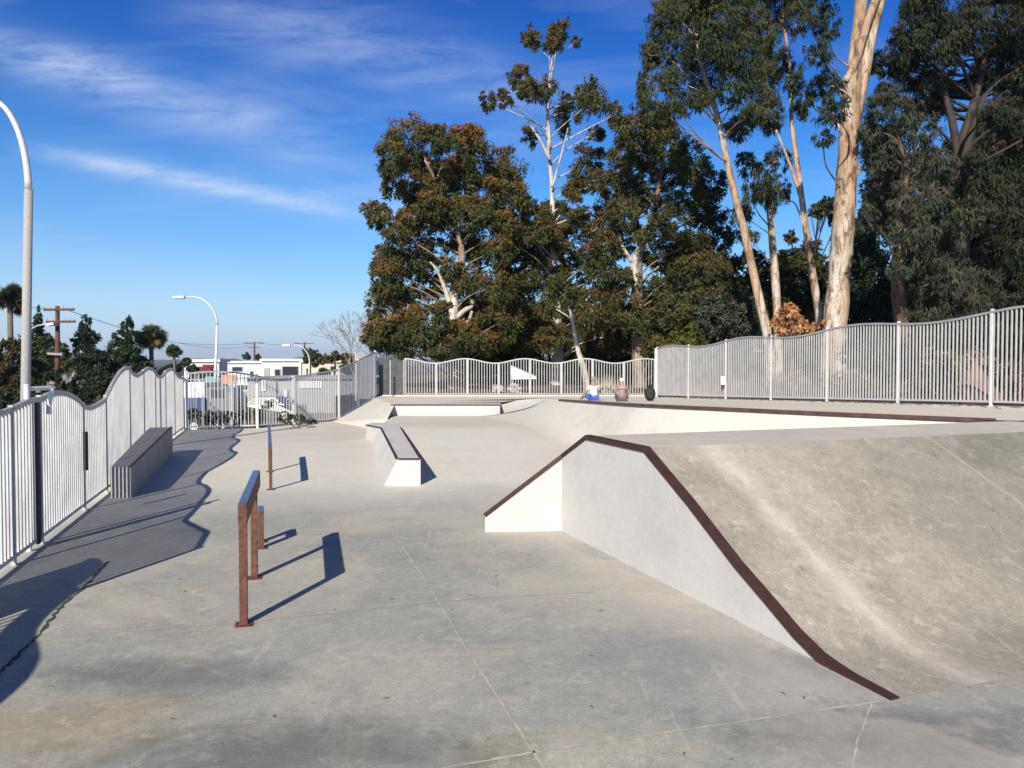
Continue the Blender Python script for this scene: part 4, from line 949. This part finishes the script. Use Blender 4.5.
small_tree('shrub', 'low green shrub at the foot of the rear left fence', 23.9, 295, [(285,419,8,5),(295,417,9,5),(305,419,8,5),(312,422,5,3)], [(.035,.055,.02),(.06,.075,.03)], 113, cat='shrub', dens=900, size=(.10,.04))
small_tree('shrub', 'dark low shrubs behind the rear left fence beside the truck', 30, 220, [(195,414,9,6),(210,416,10,7),(228,416,9,6),(243,414,8,7),(270,404,10,6),(258,415,8,7)], DARK, 114, cat='shrub', dens=600, size=(.14,.06))

# bare tree with a few pale green leaves
def bare_tree():
    d = 46; b = W(357,392,d); root = empty('bare_tree', (b.x,b.y,-1.3), 'leafless pale twiggy tree with faint green tips left of the dense eucalyptus', 'tree', GL)
    m = MB(); rs = random.Random(5); tips = []
    def grow(p, dr, ln, r, n):
        e = p+dr*ln+Vector((0,0,.05*ln)); m.tube([p, p.lerp(e,.5)+Vector((rs.uniform(-.05,.05),0,0))*ln, e], [r,r*.85,r*.65], 5)
        if n == 0: tips.append(e); return
        for _ in range(3 if n > 1 else 4):
            dd = (dr+Vector((rs.uniform(-.75,.75),rs.uniform(-.6,.6),rs.uniform(-.25,.5)))).normalized(); grow(e, dd, ln*rs.uniform(.62,.82), r*.58, n-1)
    grow(Vector((b.x,b.y,-1.35)), Vector((0,0,1)), 1.9, .09, 5)
    m.build('trunk', M['bark_mid'], root)
    leaf_mesh('crown', root, [(tuple(W(353,318,d)),(.55,.5,.5)),(tuple(W(362,330,d)),(.6,.6,.6)),(tuple(W(345,335,d)),(.5,.5,.5))], 45, (.10,.05), [(.20,.26,.08),(.25,.28,.12)], seed=9)
bare_tree()

def palm(label, px, topy, d, R_, seed, trunk_r=.2):
    rs = random.Random(seed); b = W(px,400,d); t = W(px,topy,d); root = empty('palm_tree', (b.x,b.y,-1.3), label, 'palm tree', GL)
    MB().tube([(b.x,b.y,-1.4),(b.x+.1,b.y,lerp(-1.4,t.z,.5)),(t.x,t.y,t.z)], [trunk_r*1.2,trunk_r,trunk_r*.9], 10).build('trunk', M['palmbark'], root, smooth=True)
    vs, fs, cs = [], [], []
    for k in range(60):
        a = rs.uniform(0,6.28); el = math.asin(rs.uniform(-.85,1)); dr = Vector((math.cos(a)*math.cos(el),math.sin(a)*math.cos(el),math.sin(el)))
        old = el < -.55; stem = R_*.45*rs.uniform(.15,1.15); h = Vector(t)+dr*stem
        side = dr.cross(Vector((0,0,1))).normalized(); upv = side.cross(dr); ro = rs.uniform(-1.3,1.3); side, upv = side*math.cos(ro)+upv*math.sin(ro), upv*math.cos(ro)-side*math.sin(ro)
        for j in range(16):
            f = (j-7.5)/7.5*1.15; dd = (dr*math.cos(f)+side*math.sin(f)).normalized(); e = h+dd*R_*.55*rs.uniform(.85,1.1)+Vector((0,0,-.10*R_*(.5+abs(f)*.4)))
            w_ = dd.cross(upv).normalized()*R_*.035; n0 = len(vs)
            vs += [h-w_*.4, h+w_*.4, h.lerp(e,.5)+w_, e, h.lerp(e,.5)-w_]; fs.append((n0,n0+1,n0+2,n0+3,n0+4))
            c = (.16,.11,.05) if old else random.Random(k).choice([(.06,.085,.03),(.10,.12,.045),(.045,.065,.025)]); cs += [c]*5
        n0 = len(vs); w_ = side*.02*R_; vs += [Vector(t)-w_, Vector(t)+w_, h+w_, h-w_]; fs.append((n0,n0+1,n0+2,n0+3)); cs += [(.1,.1,.04)]*4
    me = bpy.data.meshes.new('fronds'); o_ = root.location; me.from_pydata([tuple(Vector(q)-o_) for q in vs], [], fs)
    at = me.color_attributes.new('Col','FLOAT_COLOR','POINT'); at.data.foreach_set('color', np.array([(*c,1) for c in cs], dtype=float).ravel()); me.materials.append(M['leaf']); me.update()
    o = bpy.data.objects.new('fronds', me); COL.objects.link(o); o.parent = root
palm('fan palm with hanging brown skirt at the far left edge', 10, 299, 56, 1.45, 1)
palm('full headed fan palm right of the pointed green tree', 151, 337, 66, 1.5, 2)
palm('small sparse palm nearest to the far white roofs', 174, 351, 80, .95, 3, .13)
palm('low pale palm in front of the cream wall', 323, 374, 70, .8, 4, .12)

# ------------------------------------------------------------------ buildings
def bld(label, d, x0, x1, ytop, ybot, depth, wall, openings, roofm='roof', slab=.35):
    a = W(x0, ytop, d); b = W(x1, ytop, d); zb = -1.35; root = empty('warehouse', ((a.x+b.x)/2, d, zb), label, 'building', 'low commercial buildings')
    MB().box(a.x, b.x, d, d+depth, zb, a.z).build('wall', M[wall], root)
    MB().box(a.x-.25, b.x+.25, d-.3, d+depth+.3, a.z+.003, a.z+slab).build('roof', M[roofm], root)
    for (ox0, ox1, oy0, oy1, mt, nm) in openings:
        p = W(ox0, oy0, d); q = W(ox1, oy1, d); o = MB().box(p.x, q.x, d-.12, d-.004, q.z, p.z).build(nm, M['railgrey'] if nm == 'window' else M[mt], root)
        if nm == 'window':
            MB().box(p.x+.12, q.x-.12, d-.16, d-.121, q.z+.1, p.z-.1).build('pane', M[mt], o)
    return root
# fix: panes are children of an unmoved window object (window objects sit at the building's origin)
_old_build = MB.build
def build2(self, name, mat, parent=None, **k):
    if parent is not None and parent.parent is not None:
        base = parent.matrix_world.translation if False else (Vector(parent.parent.location)+Vector(parent.location))
        self.v = [(x-base.x+parent.location.x, y-base.y+parent.location.y, z-base.z+parent.location.z) for x,y,z in self.v]
    return _old_build(self, name, mat, parent, **k)
MB.build = build2
bld('long white low warehouse with dark windows behind the double arm pole', 120, 216, 274, 363.2, 380, 30, 'stucco', [(232,243,366.5,371.5,'glass','window'),(219,226,372,380,'glass','window'),(250,254,371,380,'glass','window')])
bld('white building with wide dark glazed entrance under a bright roof', 112, 262, 301, 361.2, 380, 26, 'stucco', [(274.5,281,369,376,'glass','window'),(282,299,366,376,'glass','window'),(264,270,368,378,'railgrey','door')])
bld('cream coloured low building in front of the yellowish trees', 104, 302, 346, 362.5, 380, 26, 'cream', [(306,310,368,378,'glass','window'),(330,336,366,371,'glass','window')], roofm='cream')
bld('grey shop building with dark red awning left of the second lamp', 100, 184, 219, 362, 385, 3, 'stucco', [(203,217,364.5,367.5,'wood','fascia'),(191,198,373,384,'glass','window'),(200,206,374,384,'glass','window'),(210,216,374,384,'glass','window')])
shop = [o for o in bpy.data.objects if o.get('label','').startswith('grey shop')][0]
a = W(191.5,366.5,98.6); b = W(208,366.5,98.6); c0 = W(191.5,370.5,97.4)
MB().add([(a.x,99.85,a.z),(b.x,99.85,a.z),(b.x+.4,98.2,c0.z),(a.x-.2,98.2,c0.z),(a.x,99.85,a.z-.1),(b.x,99.85,a.z-.1),(b.x+.4,98.2,c0.z-.15),(a.x-.2,98.2,c0.z-.15)],
   [(0,1,2,3),(7,6,5,4),(0,4,5,1),(1,5,6,2),(2,6,7,3),(3,7,4,0)]).build('awning', M['red'], shop)
bld('long grey sided shed seen through the rear left fence', 52, 247, 372, 378.5, 415, 10, 'railgrey', [(262,266,379.5,391,'white','notice_board'),(284,288,390,397,'white','sign'),(300,322,381,388,'white','sign')], roofm='railgrey', slab=.08)

# signs, panels
def board(name, label, cat, x0, x1, y0, y1, d, mat, posts=True):
    a = W(x0,y0,d); b = W(x1,y1,d); r = empty(name, ((a.x+b.x)/2,d,-1.3), label, cat)
    MB().box(a.x,b.x,d,d+.08,b.z,a.z).build('panel', M[mat], r)
    m = MB(); m.tube([(a.x+.1,d+.13,-1.35),(a.x+.1,d+.13,b.z+.2)], .05, 8); m.tube([(b.x-.1,d+.13,-1.35),(b.x-.1,d+.13,b.z+.2)], .05, 8); m.build('legs', M['railgrey'], r)
board('banner', 'teal green banner on legs behind the second lamp', 'banner', 205,219,376.5,383.5,60,'green')
board('panel_sign', 'tall orange panel seen through the rear left fence', 'sign', 222,236,375,384,58,'orange')
board('panel_sign', 'narrow pale orange board right of the tall orange panel', 'sign', 231,235.5,384.5,394,57,'cream')

# vehicles
def wheels(root, xs, y0, y1, zg, r, name='wheel'):
    for x in xs:
        for y in (y0, y1):
            w_ = MB().tube([(x,y-.1,zg+r),(x,y+.1,zg+r)], r, 16).build(name, M['tyre'], root)
            yy = y-.115 if y == y0 else y+.115
            MB().tube([(x,yy-.01,zg+r),(x,yy+.01,zg+r)], r*.55, 12).build('rim', M['lamp'], w_)
def car(label, px, d, mat, L_=4.3, hgt=1.42):
    zg = -1.3; c = W(px, 400, d); r = empty('parked_car', (c.x,d,zg), label, 'car', 'vehicles in the car park')
    x0 = c.x-L_/2; prof_ = [(0,.35),(0,.75),(.08,.85),(.25,.92),(.36,hgt-.04),(.46,hgt),(.66,hgt),(.80,.95),(.98,.88),(1,.7),(1,.35)]
    vs = []
    for y, ins in ((d,0),(d+1.7,0)):
        for (t, h) in prof_: vs.append((x0+t*L_, y+(.16 if y == d else -.16)*(h > 1.0), zg+h))
    n = len(prof_); MB().add(vs, [tuple(range(n)), tuple(range(2*n-1,n-1,-1))]+[(i,(i+1)%n,n+(i+1)%n,n+i) for i in range(n)]).build('body', M[mat], r, bevel=.04)
    for (t0,t1,t2,t3) in ((.30,.385,.55,.55),(.57,.57,.65,.76)):
        MB().add([(x0+t0*L_,d+.015,zg+.97),(x0+t3*L_,d+.015,zg+.97),(x0+t2*L_,d+.13,zg+hgt-.09),(x0+t1*L_,d+.13,zg+hgt-.09)],[(0,1,2,3)]).build('window', M['glass'], r)
    MB().box(x0-.02,x0+.03,d+.15,d+.5,zg+.62,zg+.76).build('headlight', M['lamp'], r); MB().box(x0-.02,x0+.03,d+1.2,d+1.55,zg+.62,zg+.76).build('headlight', M['lamp'], r)
    wheels(r, (x0+.18*L_, x0+.8*L_), d+.05, d+1.65, zg, .32)
car('white car parked behind the rear left fence beside the second lamp', 226, 58, 'carpaint')
car('dark car parked near the grey shed, seen through the fence', 262, 44, 'carblack')
car('grey car parked beyond the orange panel', 246, 56, 'cargrey')
def truck():
    d = 36; zg = -1.3; c = W(196,400,d); r = empty('box_truck', (c.x,d,zg), 'white box truck with dark blue lower body parked behind the rear left fence', 'truck', 'vehicles in the car park')
    a = W(187,382.5,d); b = W(205,398,d)
    MB().box(a.x-.3,b.x,d,d+2.1,b.z,a.z).build('cargo_box', M['white'], r, bevel=.03)
    MB().box(a.x-.28,b.x-.02,d+.02,d+2.08,b.z-.62,b.z-.003).build('chassis', M['blue'], r)
    m = MB().add([(b.x+.05,d+.1,b.z-.6),(b.x+1.3,d+.1,b.z-.6),(b.x+1.3,d+.1,b.z-.05),(b.x+1.0,d+.1,b.z+.45),(b.x+.05,d+.1,b.z+.5)]+[(b.x+.05,d+2,b.z-.6),(b.x+1.3,d+2,b.z-.6),(b.x+1.3,d+2,b.z-.05),(b.x+1.0,d+2,b.z+.45),(b.x+.05,d+2,b.z+.5)],
       [(0,1,2,3,4),(9,8,7,6,5),(0,5,6,1),(1,6,7,2),(2,7,8,3),(3,8,9,4),(4,9,5,0)]); m.build('cab', M['cargrey'], r)
    MB().box(b.x+.25,b.x+.85,d+.08,d+.1,b.z,b.z+.4).build('window', M['glass'], r)
    wheels(r, (a.x+.3, b.x+.7), d+.12, d+1.98, zg, .36)
truck()

# white things behind the back fence
tp = empty('tarp_canopy', tuple(W(510,380,34.5)), 'bright white wedge shaped tarp canopy behind the back fence', 'canopy')
pA, pB, pC, pD = W(511,366,34.5), W(537,377.5,34.5), W(536,379,34.5), W(511.5,379.5,34.5); t_ = Vector((0,.6,.05))
MB().add([pA,pB,pC,pD,pA+t_,pB+t_,pC+t_,pD+t_], [(0,1,2,3),(7,6,5,4),(0,4,5,1),(1,5,6,2),(2,6,7,3),(3,7,4,0)]).build('sheet', M['white'], tp)
m = MB(); 
for px in (512,534): 
    q = W(px,379,34.8); m.tube([(q.x,q.y,.4),(q.x,q.y,q.z)], .03, 8)
m.build('legs', M['railgrey'], tp)
for (px, py, r_, lab) in ((497,387,6.2,'left of two round whitish shrubs low behind the back fence'),(514,387,6.6,'right of two round whitish shrubs, under the white tarp canopy')):
    q = W(px,py,33.5); rr_ = empty('pale_shrub', (q.x,q.y,.6), lab, 'shrub', 'whitish shrubs behind the back fence'); s = 33.5/768
    leaf_mesh('foliage', rr_, [(tuple(q),(r_*s,r_*s,r_*s*.85)),((q.x+.1,q.y,q.z-.15),(r_*s,r_*s,r_*s*.7))], 2600, (.12,.07), [(.80,.79,.77),(.7,.69,.67)], seed=int(px))
    MB().tube([(q.x,q.y,.5),(q.x,q.y,q.z)], .03, 6).build('stem', M['bark_white'], rr_)
q = W(607,388,32.5); rr_ = empty('dry_grass_tuft', (q.x,q.y,.65), 'tuft of tall straw coloured grass between the two seated people, behind fence', 'grass tuft')
m = MB()
for k in range(160):
    a = Vector((q.x+random.gauss(0,.28), q.y+random.gauss(0,.15), .6)); e = a+Vector((random.gauss(0,.18),random.gauss(0,.1),random.uniform(.5,1.05)))
    m.add([a-Vector((.012,0,0)), a+Vector((.012,0,0)), e], [(0,1,2)])
M['straw'] = paint('straw', (.60,.50,.36), .8); m.build('blades', M['straw'], rr_)

# ------------------------------------------------------------------ people
M['skin'] = paint('skin', (.42,.26,.19), .55, var=.06); M['shirtw'] = paint('white_cotton', (.85,.85,.86), .8, var=.04); M['shorts'] = paint('blue_cotton', (.05,.14,.50), .8)
M['mauve'] = paint('mauve_cotton', (.36,.23,.25), .85); M['hair'] = paint('grey_hair', (.30,.28,.26), .8); M['capw'] = paint('white_cap_cloth', (.86,.86,.86), .8, var=.04); M['black'] = paint('black_cloth', (.02,.02,.022), .8)
M['dark_trouser'] = paint('dark_trousers', (.10,.09,.10), .85)
def skinned(name, mat, verts, edges, radii, parent, sub=1):
    me = bpy.data.meshes.new(name); me.from_pydata(verts, edges, []); me.materials.append(mat)
    ob = bpy.data.objects.new(name, me); COL.objects.link(ob); ob.parent = parent
    sk = ob.modifiers.new('skin','SKIN'); sk.use_smooth_shade = True
    lay = me.skin_vertices[0].data if me.skin_vertices else None
    if lay is None:
        bpy.context.view_layer.objects.active = ob; me.skin_vertices  # layer appears with the modifier
        lay = me.skin_vertices[0].data
    for i, r in enumerate(radii): lay[i].radius = (r, r); lay[i].use_root = (i == 0)
    ss = ob.modifiers.new('sub','SUBSURF'); ss.levels = sub; ss.render_levels = sub+1
    return ob
def person(loc, rz, label, shirt, legs, hat, sc=1.0):
    r = empty('person', loc, label, 'person'); r.rotation_euler = (0,0,rz); r.scale = (sc,)*3
    V = [(0,0,.10),(0,.02,.26),(0,.04,.44),(0,.05,.53),(0,.06,.60),(0,.075,.68),(0,.07,.77)]; Rr = [.125,.12,.135,.10,.05,.085,.07]; E = [(i,i+1) for i in range(6)]
    def chain(start, pts, rs_):
        k = start
        for p, q in zip(pts, rs_): V.append(p); Rr.append(q); E.append((k, len(V)-1)); k = len(V)-1
        return k
    for s in (-1, 1):
        w_ = chain(3, [(s*.17,.04,.50),(s*.24,.10,.34),(s*.20,.24,.20),(s*.17,.31,.20)], [.055,.045,.036,.030])
        for j, (a, ln) in enumerate(((-.028,.075),(-.010,.088),(.010,.082),(.028,.065))):
            chain(w_, [(s*.17+a,.36,.195),(s*.17+a*1.2,.36+ln*.5,.175),(s*.17+a*1.2,.36+ln*.8,.15)], [.010,.008,.007])
        chain(w_, [(s*.13,.335,.19),(s*.115,.37,.18)], [.010,.008])
        f = chain(0, [(s*.10,.06,.10),(s*.20,.38,.20),(s*.17,.68,.06),(s*.18,.78,.04)], [.10,.075,.048,.035])
    skinned('body', M['skin'], V, E, Rr, r)
    sv = [(0,0,.14),(0,.02,.28),(0,.04,.44),(0,.05,.52)]; se = [(0,1),(1,2),(2,3)]; sr = [.145,.142,.155,.115]
    for s in (-1, 1):
        n_ = len(sv); sv += [(s*.17,.04,.50),(s*.225,.085,.38)]; se += [(3,n_),(n_,n_+1)]; sr += [.07,.06]
    skinned('shirt', M[shirt], sv, se, sr, r)
    lv = [(0,.0,.09)]; le = []; lr2 = [.14]
    for s in (-1, 1):
        n_ = len(lv); lv += [(s*.10,.06,.105),(s*.19,.34,.19)]; le += [(0,n_),(n_,n_+1)]; lr2 += [.115,.09]
    skinned('shorts', M[legs], lv, le, lr2, r)
    m = MB(); hv = []
    if hat == 'cap':
        m.blob((0,.07,.79), .098, 2, 0, (1,1.08,.72)); m.add([(-.08,.13,.80),(.08,.13,.80),(.06,.24,.785),(-.06,.24,.785),(-.08,.13,.79),(.08,.13,.79),(.06,.24,.775),(-.06,.24,.775)], [(0,1,2,3),(7,6,5,4),(1,5,6,2),(2,6,7,3),(3,7,4,0)])
    else: m.blob((0,.055,.775), .10, 2, .03, (1,1.05,.85))
    me_v = m; me = bpy.data.meshes.new('hat'); me.from_pydata(m.v, [], m.f); me.materials.append(M['capw' if hat == 'cap' else 'hair']); me.polygons.foreach_set('use_smooth',[True]*len(me.polygons))
    o = bpy.data.objects.new('cap' if hat == 'cap' else 'hair', me); COL.objects.link(o); o.parent = r
    # face
    fm = MB(); fm.blob((-.03,.145,.705), .012, 1); fm.blob((.03,.145,.705), .012, 1); me = bpy.data.meshes.new('eyes'); me.from_pydata(fm.v, [], fm.f); me.materials.append(M['black']); o = bpy.data.objects.new('eyes', me); COL.objects.link(o); o.parent = r
    fm = MB(); fm.blob((0,.168,.675), .016, 1, 0, (.8,1,1.4)); me = bpy.data.meshes.new('nose'); me.from_pydata(fm.v, [], fm.f); me.materials.append(M['skin']); o = bpy.data.objects.new('nose', me); COL.objects.link(o); o.parent = r
    return r
def deck_at(px, py):
    z = 1.0
    for _ in range(40): q = P(px, py, z); z = .5*z+.5*deckz(q.x,q.y)
    return P(px, py, z)
q = deck_at(594,400.6); person(tuple(q), .35, 'person in white shirt and blue shorts seated on the deck above the quarter pipe', 'shirtw','shorts','hair', .76)
q = deck_at(622,401.6); person(tuple(q), -.1, 'person in white cap and mauve shirt seated on the deck above quarter pipe', 'mauve','dark_trouser','cap', .70)
q = deck_at(650,401); bp = empty('backpack', tuple(q), 'black backpack standing on the deck beside the corner fence post', 'backpack')
MB().blob((q.x,q.y,q.z+.19), .2, 3, .02, (.75,.55,.98)).build('bag', M['black'], bp, smooth=True)
MB().blob((q.x,q.y-.10,q.z+.13), .1, 2, .02, (.95,.5,.9)).build('pocket', M['black'], bp, smooth=True)
MB().tube([(q.x-.04,q.y,q.z+.37),(q.x-.02,q.y,q.z+.43),(q.x+.03,q.y,q.z+.43),(q.x+.05,q.y,q.z+.37)], .012, 6).build('handle', M['black'], bp)

# scattered eucalyptus leaves on the deck edge and floor
def litter():
    g = random.Random(3); m = MB()
    for _ in range(260):
        t = g.uniform(0,1.3); c = rf(t); w_ = g.uniform(-.9,-.1); x = c.x+w_*.96; y = c.y+w_*.27; z = deckz(x,y)+.006; a = g.uniform(0,6.28); l = g.uniform(.05,.12)
        m.add([(x-l*math.cos(a),y-l*math.sin(a),z),(x+.015*math.sin(a),y-.015*math.cos(a),z+.01),(x+l*math.cos(a),y+l*math.sin(a),z),(x-.015*math.sin(a),y+.015*math.cos(a),z+.006)],[(0,1,2,3)])
    for _ in range(70):
        x = g.uniform(-3.5,4); y = g.uniform(2.5,12); 
        if x > .6-.36*(y-9.2)-.1: continue
        z = Fz(x,y)+.005; a = g.uniform(0,6.28); l = g.uniform(.012,.03)
        m.add([(x-l*math.cos(a),y-l*math.sin(a),z),(x+.006*math.sin(a),y-.006*math.cos(a),z+.004),(x+l*math.cos(a),y+l*math.sin(a),z),(x-.006*math.sin(a),y+.006*math.cos(a),z+.003)],[(0,1,2,3)])
    M['litter'] = paint('dry_leaf', (.20,.13,.08), .9, scale=3, col2=(.10,.07,.05)); o = m.build('leaf_litter', M['litter']); o['kind'] = 'stuff'; tag(o, 'scattered small dry leaves on the concrete below the right fence', 'leaf litter')
litter()

# ------------------------------------------------------------------ haze
hzm = bpy.data.materials.new('air'); hzm.use_nodes = True; nt = hzm.node_tree; nt.nodes.clear()
out = N(nt,'ShaderNodeOutputMaterial'); pv = N(nt,'ShaderNodeVolumePrincipled'); pv.inputs['Color'].default_value = (.80,.88,1,1); pv.inputs['Density'].default_value = .00022; pv.inputs['Anisotropy'].default_value = .3
L(nt, pv.outputs[0], out.inputs['Volume'])
HAZE = True
if HAZE:
    hb_ = MB().box(-3500,3500,-60,3300,-2.6,60); o = hb_.build('haze', hzm); o['kind'] = 'stuff'; tag(o, 'thin bluish air haze over the far hills', 'haze')

# ------------------------------------------------------------------ light
sun = bpy.data.lights.new('sun', 'SUN'); sun.energy = 5.0; sun.angle = R(.5); sun.color = (1.0,.92,.79)
so = bpy.data.objects.new('sun', sun); COL.objects.link(so); so.rotation_euler = to_sun.to_track_quat('Z','Y').to_euler()
w = bpy.data.worlds.new('World'); scn.world = w; w.use_nodes = True; nt = w.node_tree; bgN = nt.nodes['Background']
sky = N(nt,'ShaderNodeTexSky'); sky.sky_type = 'NISHITA'; sky.sun_disc = False; sky.sun_elevation = SUN_EL
sky.sun_rotation = math.atan2(to_sun.x, to_sun.y); sky.air_density = 1.0; sky.dust_density = .5; sky.ozone_density = 1.6; sky.altitude = 100
tc = N(nt,'ShaderNodeTexCoord').outputs['Generated']
sp = N(nt,'ShaderNodeSeparateXYZ'); L(nt, tc, sp.inputs[0]); X, Y, Z = sp.outputs
Ys = math_(nt,'MAXIMUM', Y, .05); U = math_(nt,'DIVIDE', X, Ys); V_ = math_(nt,'DIVIDE', Z, Ys)
cmb = N(nt,'ShaderNodeCombineXYZ'); L(nt, U, cmb.inputs[0]); L(nt, V_, cmb.inputs[1])
mp = N(nt,'ShaderNodeMapping'); mp.inputs['Rotation'].default_value = (0,0,R(14)); mp.inputs['Scale'].default_value = (1.6,7,1); L(nt, cmb.outputs[0], mp.inputs['Vector'])
n1 = noise(nt, mp.outputs[0], 1.6, 8, .62, .6); n2 = noise(nt, mp.outputs[0], 5, 8, .7, .5); n3 = noise(nt, cmb.outputs[0], 1.7, 3, .5)
def streak(u0, v0, slope, wdt, ua, ub, amp, curve=0):
    c = math_(nt,'ADD', v0, math_(nt,'MULTIPLY', math_(nt,'SUBTRACT', U, u0), slope))
    d_ = math_(nt,'ADD', math_(nt,'SUBTRACT', V_, c), math_(nt,'MULTIPLY', math_(nt,'SUBTRACT', n3, .5), wdt*1.2))
    e = math_(nt,'DIVIDE', d_, wdt); g_ = math_(nt,'POWER', 2.718, math_(nt,'MULTIPLY', math_(nt,'MULTIPLY', e, e), -1))
    t = math_(nt,'DIVIDE', math_(nt,'SUBTRACT', U, (ua+ub)/2), (ub-ua)/2); k = math_(nt,'SUBTRACT', 1, math_(nt,'MULTIPLY', t, t), True)
    tex = math_(nt,'ADD', .25, ramp(nt, n2, [(.34,0),(.66,1)]))
    return math_(nt,'MULTIPLY', math_(nt,'MULTIPLY', math_(nt,'MULTIPLY', g_, k), tex), amp)
cl = streak(-.59,.272,-.19,.012,-.66,-.20,.55)
for a in ((-.45,.245,-.17,.035,-.62,-.05,.16), (-.55,.375,-.30,.035,-.80,-.15,.34), (-.25,.42,-.28,.05,-.50,.12,.26), (-.12,.205,-.03,.022,-.30,.02,.28), (-.62,.40,-.2,.02,-.75,-.45,.3)):
    cl = math_(nt,'ADD', cl, streak(*a))
wisp = math_(nt,'MULTIPLY', ramp(nt, n1, [(.50,0),(.76,1)]), .18)
cl = math_(nt,'ADD', cl, wisp, True)
cl = math_(nt,'MULTIPLY', cl, ramp(nt, math_(nt,'MULTIPLY', Z, 6), [(0,0),(.3,1)]))
hs = N(nt,'ShaderNodeHueSaturation'); hs.inputs['Saturation'].default_value = 1.6; hs.inputs['Value'].default_value = 1.0; L(nt, sky.outputs[0], hs.inputs['Color'])
hs2 = mix(nt, 1.0, hs.outputs[0], ramp(nt, Z, [(0,(.72,.92,1.2)),(.20,(.48,.93,1.22)),(.40,(.25,.60,1.05)),(.6,(.16,.30,.60)),(1,(.13,.20,.40))]), 'MULTIPLY')
hz_ = math_(nt,'POWER', 2.718, math_(nt,'MULTIPLY', math_(nt,'MAXIMUM', Z, 0), -9.0))
hs3 = mix(nt, math_(nt,'MULTIPLY', hz_, .85), hs2, (5.6,6.8,9.4))
col = mix(nt, cl, hs3, (6.0,6.9,8.6))
L(nt, col, bgN.inputs['Color']); bgN.inputs['Strength'].default_value = .10

scn.view_settings.view_transform = 'Standard'; scn.view_settings.look = 'None'; scn.view_settings.exposure = .25; scn.view_settings.gamma = 1
scn.cycles.max_bounces = 4; scn.cycles.diffuse_bounces = 2; scn.cycles.glossy_bounces = 2; scn.cycles.transmission_bounces = 3; scn.cycles.volume_bounces = 0; scn.cycles.transparent_max_bounces = 8
